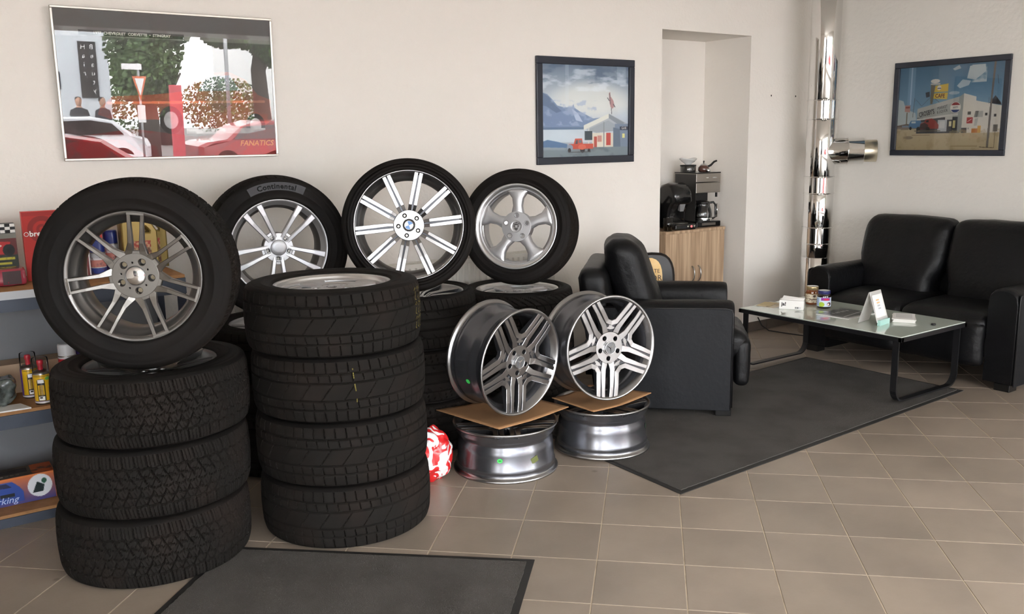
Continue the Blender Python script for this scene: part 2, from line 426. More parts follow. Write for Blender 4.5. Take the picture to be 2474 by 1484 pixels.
floor_mat([(2.815, 2.72), (5.43, 2.83), (5.40, 3.99), (2.83, 3.89)], 'large dark grey carpet mat under the coffee table and armchair')
floor_mat([(1.896, 2.600), (.967, 3.441), (.2, 2.67), (1.146, 1.83)], 'dark grey carpet mat in front of the tyre stacks, cut off by the bottom edge')
# ---------------------------------------------------------------- wheels
M_rubber = mat('tyre_rubber', rgb(25, 23, 21), .84, noise_col=(5, rgb(37, 30, 26), .6), spec=.14)
M_rubber_w = mat('tyre_rubber_side', rgb(17, 15, 14), .7, noise_col=(4, rgb(26, 21, 18), .6), spec=.2)
M_gun = mat('gunmetal_paint', rgb(120, 118, 116), .3, metal=.85)
M_face = mat('machined_alloy', rgb(170, 170, 171), .3, metal=1)
M_gface = mat('grey_machined_alloy', rgb(128, 125, 121), .34, metal=1)
M_silver = mat('silver_paint', rgb(178, 178, 180), .33, metal=.85)
M_silver2 = mat('bright_silver_paint', rgb(198, 198, 200), .42, metal=.85)
M_barrel = mat('barrel_paint', rgb(96, 94, 92), .4, metal=.7)
M_barrelA = mat('dark_barrel_paint', rgb(108, 109, 114), .27, metal=.85)
M_darkpaint = mat('anthracite_paint', rgb(72, 73, 77), .33, metal=.7)
M_black = mat('black_plastic', rgb(22, 22, 23), .45)
M_chrome = mat('chrome', rgb(225, 226, 228), .08, metal=1)
M_steel = mat('steel_bolt', rgb(150, 146, 140), .35, metal=1)
M_lip = mat('polished_lip', rgb(222, 222, 222), .36, metal=1)
M_blue = mat('enamel_blue', rgb(58, 122, 190), .25, coat=.5); M_whitee = mat('enamel_white', rgb(232, 232, 232), .25, coat=.5)
M_crest = mat('etched_crest', rgb(84, 82, 80), .45, metal=.6); M_capgrey = mat('cap_grey', rgb(112, 114, 116), .35, metal=.5)
def sms(d, w0): return 1 - np.clip((np.abs(d) - w0 * .7) / (w0 * .45), 0, 1)
def fr(x, w0): return sms((x - np.floor(x)) - .5, w0)
def tri(x): return np.abs((x - np.floor(x)) * 2 - 1) * 2 - 1
def tread_depth(kind, t, u):
    au = np.abs(u); sg = np.sign(u); d = np.zeros_like(t)
    if kind == 'winter':
        ph = t * 54 / (2 * PI)
        d = np.maximum(d, np.where(au > .27, fr(ph + .9 * au * sg + .3 * (sg > 0), .065), 0))
        d = np.maximum(d, sms(au - .262 - .010 * tri(ph), .009))
        d = np.maximum(d, np.where((au < .262) & (au > .06), fr(ph + 3.4 * au + .5 * (sg > 0), .055), 0))
        d = np.maximum(d, .9 * sms(au - .135 - .016 * tri(ph * 1 + .25), .0065))
        d = np.maximum(d, .9 * sms(u - .02 * tri(ph), .006))
        d = np.maximum(d, np.where(au > .28, .4 * fr(ph * 3 + 2.7 * au * sg, .07), .3 * fr(ph * 3 - 9 * au, .05)))
    elif kind == 'allseason':
        ph = t * 52 / (2 * PI)
        for g in (.135, .275): d = np.maximum(d, sms(au - g, .012))
        d = np.maximum(d, np.where(au > .29, fr(ph + .6 * au * sg + .35 * (sg > 0), .05), 0))
        d = np.maximum(d, np.where((au < .265) & (au > .15), .8 * fr(ph + 1.1 * u, .04), 0))
        d = np.maximum(d, np.where((au < .12), .45 * fr(ph * .5 - 2.2 * u, .022), 0))
    elif kind == 'rib':
        ph = t * 66 / (2 * PI)
        for g in (.09, .255): d = np.maximum(d, sms(au - g, .012))
        d = np.maximum(d, np.where(au > .27, fr(ph + 2.0 * (au - .27) ** 1 * sg + .2, .04), 0))
        d = np.maximum(d, np.where((au < .24) & (au > .17), .7 * fr(ph * .5 + 4 * u, .02), 0))
    elif kind == 'arc':
        ph = t * 50 / (2 * PI)
        for g in (.06, .22): d = np.maximum(d, sms(au - g, .010))
        d = np.maximum(d, np.where(au > .1, fr(ph * .9 + 9 * (au - .1) ** 2 * 2.2 + .5 * (sg > 0), .04), 0))
    return d
TY = {}
def tyre_mesh(R, w, rb, kind, NT=1080, NZ=52):
    key = (R, w, rb, kind, NT)
    if key in TY: return TY[key]
    zt = .445 * w; t = np.linspace(0, 2 * PI, NT, endpoint=False); z = np.linspace(-zt, zt, NZ)
    Tm, Z = np.meshgrid(t, z, indexing='ij'); u = Z / w; au = np.abs(u)
    base = R - .005 * (au / .36) ** 2 - .30 * np.clip(au - .33, 0, 1) ** 1.6 * w * 1.9
    rad = base - .0075 * tread_depth(kind, Tm, u)
    v = np.stack([rad * np.cos(Tm), rad * np.sin(Tm), Z], -1).reshape(-1, 3)
    i, j = np.meshgrid(np.arange(NT), np.arange(NZ - 1), indexing='ij'); i2 = (i + 1) % NT
    f = np.stack([i * NZ + j, i2 * NZ + j, i2 * NZ + j + 1, i * NZ + j + 1], -1).reshape(-1, 4)
    vs, fs, n0 = [v], [f], len(v); nt2 = 210
    r0 = float(base[0, 0]); H = R - rb
    prof = [(r0 + .001, .437 * w), (r0 - .004, .459 * w), (r0 - .014, .478 * w), (r0 - .022, .488 * w), (r0 - .024, .486 * w), (r0 - .028, .492 * w), (rb + .55 * H, .499 * w), (rb + .42 * H, .498 * w),
            (rb + .40 * H, .502 * w), (rb + .38 * H, .496 * w), (rb + .25 * H, .484 * w), (rb + .022, .474 * w), (rb + .016, .478 * w), (rb + .010, .474 * w), (rb + .006, .455 * w), (rb + .001, .42 * w), (rb - .004, .36 * w), (rb + .02, .3 * w)]
    t2 = np.linspace(0, 2 * PI, nt2, endpoint=False)
    for sg in (1, -1):
        P = np.array(prof); m = len(P)
        vv = np.stack([P[None, :, 0] * np.cos(t2)[:, None], P[None, :, 0] * np.sin(t2)[:, None], np.broadcast_to(P[None, :, 1] * sg, (nt2, m))], -1).reshape(-1, 3)
        i, j = np.meshgrid(np.arange(nt2), np.arange(m - 1), indexing='ij'); i2 = (i + 1) % nt2
        q = np.stack([i * m + j, i2 * m + j, i2 * m + j + 1, i * m + j + 1], -1).reshape(-1, 4) + n0
        if sg < 0: q = q[:, ::-1]
        vs.append(vv); fs.append(q); n0 += len(vv)
    me = grid_mesh('tyre', np.concatenate(vs), np.concatenate(fs))
    nf0 = len(f); sm_ = np.zeros(len(me.polygons), bool); sm_[nf0:] = True; me.polygons.foreach_set('use_smooth', sm_)
    mi = np.zeros(len(me.polygons), np.int32); mi[nf0:] = 1; me.polygons.foreach_set('material_index', mi)
    me.materials.append(M_rubber); me.materials.append(M_rubber_w); TY[key] = me; return me
def bar(bm, pts, hw, dp, ch=.0018, rnd=False):
    """spoke bar: pts (x,y,z of the top face), half widths, depths. material 0 = face, 1 = flanks"""
    pts = [Vector(p) for p in pts]; n = len(pts); secs = []
    for i, p in enumerate(pts):
        d1 = (pts[i] - pts[i - 1]) if i else (pts[1] - pts[0]); d2 = (pts[i + 1] - p) if i < n - 1 else d1
        d1 = Vector((d1.x, d1.y)).normalized(); d2 = Vector((d2.x, d2.y)).normalized()
        n1 = Vector((-d1.y, d1.x)); n2 = Vector((-d2.y, d2.x)); m = (n1 + n2).normalized(); m = m / max(.4, m.dot(n1))
        h = hw[i] if isinstance(hw, (list, tuple)) else hw; d = dp[i] if isinstance(dp, (list, tuple)) else dp
        if rnd: sec = [(-h, -d), (-h * .98, -d * .45), (-h * .86, -d * .16), (-h * .55, -d * .03), (0, 0), (h * .55, -d * .03), (h * .86, -d * .16), (h * .98, -d * .45), (h, -d)]
        else: sec = [(-h * .8, -d), (-h, -ch), (-(h - ch), 0), (h - ch, 0), (h, -ch), (h * .8, -d)]
        secs.append([bm.verts.new((p.x + m.x * s, p.y + m.y * s, p.z + q)) for s, q in sec])
    k = len(secs[0]); midx = [1, 0, 0, 0, 1] if not rnd else [0] * (k - 1)
    for i in range(n - 1):
        for j in range(k - 1):
            f = bm.faces.new((secs[i][j], secs[i][j + 1], secs[i + 1][j + 1], secs[i + 1][j])); f.material_index = midx[j]; f.smooth = rnd
        f = bm.faces.new((secs[i][k - 1], secs[i][0], secs[i + 1][0], secs[i + 1][k - 1])); f.material_index = 1 if not rnd else 0
    for sct in (secs[0], secs[-1]):
        f = bm.faces.new(sct); f.material_index = 1 if not rnd else 0
def pol(r, a): return (r * math.cos(a), r * math.sin(a))
def off(r, o): return (r, o)                                        # spoke frame: along +x, sideways o
D2R = PI / 180
def barrel_bm(b, Rr, W, lipw=.012, bare=False, mi_in=1, mi_lip=0, mi_out=2):
    h = W / 2
    if bare:
        pr = [(Rr - .030, h - .035), (Rr - .018, h - .012), (Rr - .012, h - .003), (Rr - .006, h), (Rr - .001, h - .002), (Rr, h - .006), (Rr - .002, h - .012), (Rr - .010, h - .015), (Rr - .017, h - .022), (Rr - .016, h - .040), (Rr - .022, h - .050),
              (Rr - .034, h - .066), (Rr - .036, h - .078), (Rr - .026, h - .094), (Rr - .024, h - .12), (Rr - .020, -h + .055), (Rr - .014, -h + .045), (Rr - .017, -h + .040), (Rr - .016, -h + .022), (Rr - .010, -h + .015), (Rr - .003, -h + .012), (Rr, -h + .006), (Rr - .001, -h + .001), (Rr - .006, -h), (Rr - .016, -h + .004),
              (Rr - .024, -h + .03), (Rr - .034, -h + .06), (Rr - .042, h - .09), (Rr - .046, h - .06), (Rr - .036, h - .045)]
        mis = [mi_lip] * 6 + [mi_out] * 12 + [mi_lip] * 6 + [mi_in] * 6
    else:
        pr = [(Rr - lipw - .018, h - .036), (Rr - lipw - .004, h - .022), (Rr - lipw, h - .012), (Rr - lipw + .002, h - .005), (Rr - .004, h - .001), (Rr - .001, h - .002), (Rr, h - .006), (Rr - .004, h - .018), (Rr - .02, h - .03),
              (Rr - .03, -h + .03), (Rr, -h), (Rr - .012, -h + .002), (Rr - .03, -h + .03), (Rr - .046, 0), (Rr - .046, h - .06), (Rr - lipw - .026, h - .045)]
        mis = [mi_lip] * 7 + [mi_out] * 4 + [mi_in] * 5
    b.lathe(pr, 144, 0, True, None, True, mis=mis)
HOLES = {}
def rim(design, Rr, W, parent, full=True, bare=False):
    """builds the part 'rim' with its sub-parts in a wheel frame (+z = outer face)"""
    h = W / 2; zf = h - .010
    P = dict(multi=(M_gun, M_gface, M_barrel), twin=(M_silver, M_silver2, M_barrel), ten=(M_darkpaint, M_face, M_barrel), five=(M_silver2, M_silver2, M_silver), star=(M_darkpaint, M_face, M_barrelA))[design]
    lipw = {'five': .024, 'multi': .0165, 'twin': .013}.get(design, .010)
    b = MB(); barrel_bm(b, Rr, W, lipw, bare)
    lipm = dict(multi=M_gun, twin=M_silver2, ten=M_face, five=M_lip, star=M_face)[design]
    r_ = b.build('rim', [lipm, M_gun if design == 'multi' else P[2], P[2]], parent)
    if not full: return r_
    def lugs(r, z, a0, hr=.0115, nut=True, plate_r=None, face=P[1], th=.02, side=P[0], nn=5, holes=True, extra=()):
        hol = [circle(hr, 16, *pol(r, a0 * D2R + k * 2 * PI / nn)) for k in range(nn)] if holes else []
        me = plate([circle(plate_r, 60)] + hol + list(extra), th, .0015, 'hub'); me.materials.clear(); me.materials.append(face); me.materials.append(side)
        for p in me.polygons: p.material_index = 0 if abs(p.normal.z) > .6 else 1
        link('hub', me, None, r_, loc=(0, 0, z - th / 2))
        b = MB(); b.lathe([(plate_r * .97, z - th + .001), (plate_r * 1.02, z - .06), (.045, z - .085), (.0, z - .085)], 48)
        b.lathe([(.0, z - .04), (plate_r * .9, z - .04)], 32); b.build('hub_back', M_darkpaint if design == 'star' else P[2], r_)
        if nut:
            b = MB(); b.lathe([(0, 0), (.0065, 0), (.0075, -.001), (.0075, -.012), (.0100, -.014), (.0100, -.03)], 6, sm=False); nm = b.mesh('lug_nut', M_steel)
            for k in range(nn): link('lug_nut', nm, None, r_, loc=(*pol(r, a0 * D2R + k * 2 * PI / nn), z - .008), rot=(0, 0, random.random()))
    if design == 'multi':
        a0 = 84
        b = MB()
        pr = [(Rr * .965, .024), (Rr * .72, .0215), (Rr * .50, .020), (Rr * .38, .024), (Rr * .26, .031)]
        zz = [zf + .0095, zf + .002, zf - .008, zf - .0172, zf - .024]
        for sg in (1, -1): bar(b.bm, [(x, sg * y, z) for (x, y), z in zip(pr, zz)], [.0064, .0064, .0080, .0125, .015], [.016, .030, .034, .034, .03])
        bar(b.bm, [(Rr * .952, -.0295, zf + .0092), (Rr * .952, .0295, zf + .0092)], .0060, .016)
        bar(b.bm, [(Rr * .355, -.018, zf - .0195), (Rr * .355, .018, zf - .0195)], .008, .03)
        me = b.mesh('spoke', [P[1], P[0]])
        for k in range(7): link('spoke', me, None, r_, rot=(0, 0, a0 * D2R + k * 2 * PI / 7))
        small = [circle(.0045, 8, *pol(.05, (-10 + 72 * k + 36) * D2R)) for k in range(5)]
        lugs(.056, zf - .019, 62, hr=.0145, nut=False, plate_r=.082, face=P[1], side=P[0], extra=small)
        b = MB(); b.cyl(.0085, -.045, -.041, 16); nm = b.mesh('bolt_seat', mat('bolt_seat_tan', rgb(150, 136, 110), .6))
        for k in range(5): link('bolt_seat', nm, None, r_, loc=(*pol(.0575, (62 + 72 * k) * D2R), zf - .012 + .012))
        b = MB(); b.lathe([(.037, 0), (.037, .004), (.0345, .006), (.0335, .0045)], 48, 1); b.lathe([(.0335, .0035), (.028, .006), (.015, .0085), (0, .009)], 48, 0)
        b.build('centre_cap', [M_chrome, M_gun], r_, loc=(0, 0, zf - .019))
    elif design == 'twin':
        a0 = 122; b = MB()
        for sg in (1, -1):
            pr = [(Rr * .975, .042), (Rr * .70, .035), (Rr * .42, .0245), (Rr * .20, .017)]
            zz = [zf, zf - .003, zf - .012, zf - .020]
            bar(b.bm, [(x, sg * y, z) for (x, y), z in zip(pr, zz)], [.0165, .0128, .0105, .0105], [.026, .032, .036, .03], ch=.004)
        bar(b.bm, [(Rr * .30, -.02, zf - .022), (Rr * .30, .02, zf - .022)], .012, .03)
        me = b.mesh('spoke', [P[1], P[0]])
        for k in range(5): link('spoke', me, None, r_, rot=(0, 0, a0 * D2R + k * 2 * PI / 5))
        lugs(.056, zf - .021, a0, hr=.012, plate_r=.072, face=P[1], side=P[0])
        b = MB()
        b.lathe([(.013, -.002), (.0165, .0), (.0165, .003), (.0125, .003), (.0122, -.01)], 20); nm = b.mesh('lug_seat', M_silver)
        for k in range(5): link('lug_seat', nm, None, r_, loc=(*pol(.056, (a0 + 72 * k) * D2R), zf - .021))
        b = MB(); b.lathe([(.040, -.002), (.040, .004), (.037, .0065), (.02, .0075), (0, .0078)], 48); b.build('centre_cap', mat('cap_silver', rgb(168, 168, 170), .4, metal=.7), r_, loc=(0, 0, zf - .021))
    elif design == 'ten':
        a0 = 77; b = MB()
        for sg in (1, -1):
            pr = [(Rr * .985, .0122), (Rr * .62, .0126), (Rr * .38, .0128), (Rr * .25, .0105)]
            zz = [zf + .001, zf - .006, zf - .014, zf - .034]
            bar(b.bm, [(x, sg * y, z) for (x, y), z in zip(pr, zz)], [.0096, .0094, .0084, .0076], [.028, .028, .03, .02])
        n0 = len(b.bm.faces); bar(b.bm, [(Rr * .985, 0, zf - .016), (Rr * .25, 0, zf - .034)], .006, .014); b.bm.faces.ensure_lookup_table()
        for fi in range(n0, len(b.bm.faces)): b.bm.faces[fi].material_index = 1
        me = b.mesh('spoke', [P[1], P[0]])
        for k in range(10): link('spoke', me, None, r_, rot=(0, 0, a0 * D2R + k * PI / 5))
        lugs(.052, zf - .026, 112, hr=.0115, plate_r=.074, face=P[1], side=P[0], th=.015)
        b = MB()
        b.lathe([(.0118, -.006), (.0118, .001), (.009, .001), (.009, -.01)], 18); nm = b.mesh('lug_ring', M_black)
        for k in range(5): link('lug_ring', nm, None, r_, loc=(*pol(.052, (112 + 72 * k) * D2R), zf - .026))
        z0 = zf - .025; b = MB(); b.lathe([(.033, -.002), (.033, .004), (.031, .006), (.0235, .0062), (0, .0060)], 48); cap = b.build('centre_cap', M_black, r_, loc=(0, 0, z0))
        for k in range(4):
            pts = [(0, 0)] + [pol(.0205, (90 * k + 20 + 90 * j / 8) * D2R) for j in range(9)]
            b = MB(); b.prism(pts, .0058, .0072); b.build('emblem_quarter', M_blue if k % 2 == 0 else M_whitee, r_, loc=(0, 0, z0))
        b = MB(); b.lathe([(.0205, .006), (.0205, .0078), (.0222, .0078), (.0222, .006)], 48, closed=True); b.lathe([(.031, .006), (.031, .0076), (.0325, .0072), (.033, .004)], 48); b.build('emblem_ring', M_chrome, r_, loc=(0, 0, z0))
    elif design == 'five':
        a0 = 90; b = MB(); rI = Rr - .026
        bar(b.bm, [(rI + .002, 0, h - .020), (rI * .88, 0, h - .022), (rI * .74, 0, h - .022), (rI * .55, 0, h - .022), (rI * .38, 0, h - .024), (rI * .22, 0, h - .028)], [.092, .058, .034, .0275, .036, .046], [.022, .026, .034, .036, .034, .03], rnd=True)
        me = b.mesh('spoke', [M_silver2])
        for k in range(5): link('spoke', me, None, r_, rot=(0, 0, a0 * D2R + k * 2 * PI / 5))
        b = MB(); b.lathe([(rI + .004, h - .018), (rI - .008, h - .021), (rI - .013, h - .034), (rI + .004, h - .04)], 120, closed=True); b.build('spoke_ring', M_silver2, r_)
        lugs(.065, h - .0235, a0, hr=.0125, plate_r=.086, face=M_silver2, side=P[2], th=.02)
        b = MB()
        b.lathe([(.0125, -.018), (.0125, .0008), (.0155, .0012), (.0165, -.001)], 20); nm = b.mesh('lug_seat', M_crest)
        for k in range(5): link('lug_seat', nm, None, r_, loc=(*pol(.065, (a0 + 72 * k) * D2R), h - .0245))
        z0 = h - .0245; b = MB(); b.lathe([(.036, -.001), (.036, .0015), (.0335, .002), (.0325, .001), (.02, .0022), (0, .0026)], 48); b.build('centre_cap', M_silver2, r_, loc=(0, 0, z0))
        sh = [(-.019, .020), (-.008, .022), (0, .0255), (.008, .022), (.019, .020), (.018, 0), (.012, -.014), (0, -.024), (-.012, -.014), (-.018, 0)]
        b = MB(); b.prism(sh, .0022, .0034); b.build('crest', M_crest, r_, loc=(0, 0, z0))
        b = MB()
        for q in ([(-.007, .008), (.007, .008), (.006, -.004), (0, -.009), (-.006, -.004)],): b.prism(q, .0034, .0044)
        for sx in (-1, 1):
            for k in range(3): b.prism([(sx * (.0095 + k * .0028), -.002), (sx * (.0105 + k * .0028), -.002), (sx * (.0092 + k * .002), -.013 + k * .003), (sx * (.0082 + k * .002), -.012 + k * .003)], .0034, .0042)
            b.prism([(sx * .010, .003), (sx * .0165, .003), (sx * .0165, .0055), (sx * .010, .0055)], .0034, .0042); b.prism([(sx * .010, .010), (sx * .0165, .010), (sx * .0165, .0125), (sx * .010, .0125)], .0034, .0042)
        b.prism([(-.013, .0155), (.013, .0155), (.013, .0185), (-.013, .0185)], .0034, .0044)
        b.build('crest_relief', M_silver2, r_, loc=(0, 0, z0))
    elif design == 'star':
        a0 = 83; b = MB(); ze = h - .008
        def rp(r, deg, z): return (Rr * r * math.cos(deg * D2R), Rr * r * math.sin(deg * D2R), z)
        # u-shaped inner strip round the big opening
        u = [rp(.955, 24.0, ze), rp(.89, 22.9, ze - .001), rp(.77, 20.5, ze - .003), rp(.515, 12, ze - .011), rp(.470, 0, ze - .012)]
        u = u + [(p[0], -p[1], p[2]) for p in u[:-1][::-1]]
        bar(b.bm, u, [.0108, .0112, .0118, .0125, .0125, .0125, .0118, .0112, .0108], [.009, .022, .026, .026, .026, .026, .026, .022, .009])
        # dark carrier
        for sg in (1, -1):
            q = [rp(.955, 27.5, ze - .004), rp(.89, 26.6, ze - .006), rp(.76, 24.8, ze - .010), rp(.48, 14.5, ze - .019), rp(.30, 14, ze - .022)]
            n0 = len(b.bm.faces); bar(b.bm, [(p[0], sg * p[1], p[2] - .0005) for p in q], [.014, .014, .016, .020, .02], [.006, .022, .034, .034, .034]); b.bm.faces.ensure_lookup_table()
            for fi in range(n0, len(b.bm.faces)): b.bm.faces[fi].material_index = 1
            # outer strip beside the slot
            q = [rp(.955, 31.0, ze), rp(.89, 30.4, ze - .001), rp(.755, 28.8, ze - .003), rp(.44, 22.5, ze - .012), rp(.31, 22, ze - .0165), rp(.265, 25, ze - .021)]
            bar(b.bm, [(p[0], sg * p[1], p[2]) for p in q], [.0092, .0095, .0100, .0140, .0165, .015], [.009, .022, .026, .028, .03, .03])
        bar(b.bm, [rp(.43, -14, ze - .021), rp(.40, 0, ze - .021), rp(.43, 14, ze - .021)], .016, .028)
        me = b.mesh('spoke', [P[1], P[0]])
        link('spoke', me, None, r_, rot=(0, 0, a0 * D2R))
        for k in range(1, 5): link('spoke', me, None, r_, rot=(0, 0, a0 * D2R + k * 2 * PI / 5))
        lugs(.056, ze - .0175, a0 + 36, hr=.0135, nut=False, plate_r=.079, face=P[1], side=P[0], th=.022)
        oct_ = [pol(.040 if k % 2 else .0375, (a0 + 36 * k) * D2R) for k in range(10)]
        b = MB(); b.prism(oct_, -.004, .010); b.prism([(x * .86, y * .86) for x, y in oct_], .010, .014); b.build('centre_boss', P[1], r_, loc=(0, 0, ze - .021))
        b = MB(); b.prism(circle(.0325, 32), .012, .0155); b.build('centre_cap', M_capgrey, r_, loc=(0, 0, ze - .021))
        b = MB()
        for a in (30, 150, 270):
            a *= D2R; c, s = math.cos(a), math.sin(a); tip = (.030 * c, .030 * s); lw = .0042
            for sg in (1, -1):
                aa = a + sg * PI / 3; base = (lw * math.cos(aa), lw * math.sin(aa))
                A = (base[0], base[1], .0156); T_ = (tip[0], tip[1], .0156); C = (0, 0, .0195)
                b.poly([C, T_, A] if sg < 0 else [C, A, T_])
        b.lathe([(.0295, .0155), (.0295, .0178), (.0325, .0178), (.0325, .0155)], 48)
        b.build('emblem_star', M_chrome, r_, loc=(0, 0, ze - .021), recalc=False)
    return r_
def wheel_matrix(c, az, tilt=0, spin=0):
    n = Vector((math.cos(tilt) * math.cos(az), math.cos(tilt) * math.sin(az), math.sin(tilt))); up = Vector((0, 0, 1)) if abs(n.z) < .9 else Vector((-.561, -.807, 0)).normalized() * -1
    u = (up - n * up.dot(n)).normalized(); r = u.cross(n); M = Matrix.Identity(4)
    for i in range(3): M[i][0] = r[i]; M[i][1] = u[i]; M[i][2] = n[i]; M[i][3] = c[i]
    return M @ Matrix.Rotation(spin, 4, 'Z')
def wheel(design, R, w, rr, rw, kind, c, az=None, tilt=0, spin=0, label='', group=None, full=True, NT=1080, rim_on=True):
    root = empty('car_wheel'); tag(root, label, 'wheel', group)
    root.matrix_world = wheel_matrix(c, (az or 0) * D2R, (90 if az is None else tilt) * D2R, spin * D2R)
    link('tyre', tyre_mesh(R, w, rr - .004, kind, NT), None, root)
    if rim_on: rim(design, rr, rw, root, full)
    return root
def side_text(root, txt, size, r, a_mid, z, m, parent=None, ext=.0006, sp=1.0):
    me = text_mesh(txt, size, ext, sp=sp, bold=.0012)
    for v in me.vertices:
        a = a_mid * D2R - v.co.x / r; rr_ = r + v.co.y; zz = v.co.z
        v.co = Vector((rr_ * math.cos(a), rr_ * math.sin(a), z + zz))
    me.materials.append(m)
    ty = [c for c in root.children if c.name.startswith('tyre')][0]
    return link('raised_lettering', me, None, ty)
M_letter = mat('raised_rubber', rgb(9, 9, 9), .6, spec=.2)
M_letterd = mat('raised_rubber_dull', rgb(48, 47, 46), .5, spec=.4)
# --- stack at the left front: three lying, one standing
G1, G2, G3 = 'wheels lying flat in the left front stack', 'wheels lying flat in the tall middle stack', 'wheels lying flat in the back stacks'
S1 = [((.742, 3.588), 20, 'bottom wheel of the left front stack, blocky winter tread, standing on the tiles'),
      ((.757, 3.585), 75, 'middle wheel of the three lying in the left front stack, blocky winter tread'),
      ((.772, 3.582), 131, 'top lying wheel of the left front stack with grey double spokes under the standing wheel')]
for k, (p, sp, lb) in enumerate(S1):
    wheel('multi', .362, .266, .247, .235, 'winter', (*p, .133 + .266 * k), spin=sp, label=lb, group=G1, full=(k == 2))
w1 = wheel('multi', .3585, .242, .243, .215, 'winter', (.756, 3.538, 1.134), -116, .3, 0, 'large wheel with seven grey double spokes standing on the left front stack')
b = MB(); b.tube([(.2, .06, -.02), (.185, .06, -.028)], .003, 8); b.build('tyre_valve', M_black, w1)
# --- tall stack in the middle
S2 = [((1.497, 3.432), 10, 'bottom wheel of the tall middle stack, dusty all-season tread, on the tiles'),
      ((1.492, 3.430), 55, 'second wheel from the floor in the tall middle stack'),
      ((1.489, 3.427), 100, 'third wheel from the floor in the tall middle stack, yellow chalk line on its tread'),
      ((1.472, 3.415), 37, 'top wheel of the tall middle stack, silver rim facing up, yellow chalk marks')]
SW = []
for k, (p, sp, lb) in enumerate(S2):
    SW.append(wheel('five', .360, .264, .240, .235, 'allseason', (*p, .132 + .264 * k), spin=sp, label=lb, group=G2, full=(k == 3)))
# --- back stacks
def back_stack(design, R, w, rr, kind, c, n, labels, spin=0, NT=1080, grp=G3):
    for k in range(n): wheel(design, R, w, rr, w - .025, kind, (c[0] + .006 * (k % 2), c[1], w * (k + .5)), spin=spin + 40 * k, label=labels[k], full=(k == n - 1), NT=NT if k == n - 1 else 420, group=grp)
back_stack('twin', .350, .245, .240, 'allseason', (1.56, 4.33), 3, ['bottom wheel of the dark stack behind the tall middle stack', 'middle wheel of the dark stack behind the tall middle stack', 'top lying wheel under the silver five-twin-spoke standing wheel, behind the tall middle stack'])
back_stack('ten', .341, .278, .276, 'rib', (2.25, 4.17), 3, ['bottom wheel of the back stack that carries the ten-spoke wheel', 'middle wheel of the back stack that carries the ten-spoke wheel', 'top lying wheel under the standing ten-spoke wheel, bright spoke tip and thin tread cuts showing'], spin=15)
back_stack('five', .335, .25, .247, 'arc', (3.03, 4.30), 3, ['bottom wheel of the back stack nearest the armchair', 'middle wheel of the back stack nearest the armchair', 'top lying wheel under the rounded five-spoke standing wheel, curved tread cuts'], spin=18)
w2 = wheel('twin', .359, .225, .245, .205, 'allseason', (1.598, 4.395, 1.093), -98.6, -.5, 0, 'standing wheel with five silver twin spokes and raised lettering, second from the left')
M_lt = mat('letter_patch', rgb(46, 46, 49), .5)
side_text(w2, 'Continental', .036, .308, 90, .1135, M_letter, sp=1.12)
b = MB(); pts = [pol(.290, (90 + 26 - 52 * k / 14) * D2R) for k in range(15)] + [pol(.329, (90 - 26 + 52 * k / 14) * D2R) for k in range(15)]
b.prism(pts[::-1], .1115, .1131); b.build('lettering_band', M_lt, [c for c in w2.children if c.name.startswith('tyre')][0])
w3 = wheel('ten', .336, .220, .272, .210, 'plain', (2.150, 3.992, 1.186), -118, 8.2, 0, 'tall low-profile standing wheel with ten bright double spokes and a blue and white roundel')
w4 = wheel('five', .338, .235, .248, .21, 'arc', (3.025, 4.250, 1.101), -142.1, 8.6, 0, 'standing wheel with five rounded silver spokes and a shield crest, rightmost of the four standing')
# chalk marks on the tall stack (flat print on the tread)
M_chalk = mat('yellow_chalk', rgb(118, 108, 50), .9)
def chalk(root, R, strokes, a):
    b = MB()
    for (x0, z0, x1, z1) in strokes:
        n = 6
        for k in range(n):
            if random.random() < .22: continue
            p, q = k / n, (k + .8) / n; pa, pz, qa, qz = x0 + (x1 - x0) * p, z0 + (z1 - z0) * p, x0 + (x1 - x0) * q, z0 + (z1 - z0) * q
            d = math.hypot(qa - pa, qz - pz); nx, nz = -(qz - pz) / d * .002, (qa - pa) / d * .002
            vs = []
            for X_, Z_ in ((pa - nx, pz - nz), (qa - nx, qz - nz), (qa + nx, qz + nz), (pa + nx, pz + nz)):
                rr_ = R + .0006 - .005 * (abs(Z_) / .264 / .36) ** 2 - .30 * max(0, abs(Z_) / .264 - .33) ** 1.6 * .264 * 1.9
                an = a * D2R + X_ / R; vs.append((rr_ * math.cos(an), rr_ * math.sin(an), Z_))
            b.poly(vs)
    ty = [c for c in root.children if c.name.startswith('tyre')][0]
    o = b.build('chalk_mark', M_chalk, ty); return o
def loc_ang(root, wx, wy):
    p = root.matrix_world.inverted() @ Vector((wx, wy, root.location.z)); return math.degrees(math.atan2(p.y, p.x))
bpy.context.view_layer.update()
st = []
for cx_ in (0, .034, .062): 
    for zz in (.088, .03, -.03): st += [(cx_, zz, cx_ + .02, zz + .01), (cx_ + .02, zz + .01, cx_ + .003, zz - .035), (cx_ + .003, zz - .035, cx_ + .02, zz - .04)]
chalk(SW[3], .360, st, loc_ang(SW[3], 1.472 + .66, 3.415 - .75))
chalk(SW[1 + 1], .360, [(0, .1, .004, .05), (.006, .03, .01, .0), (.012, -.02, .012, -.05)], loc_ang(SW[2], 1.39, 3.415 - .34))

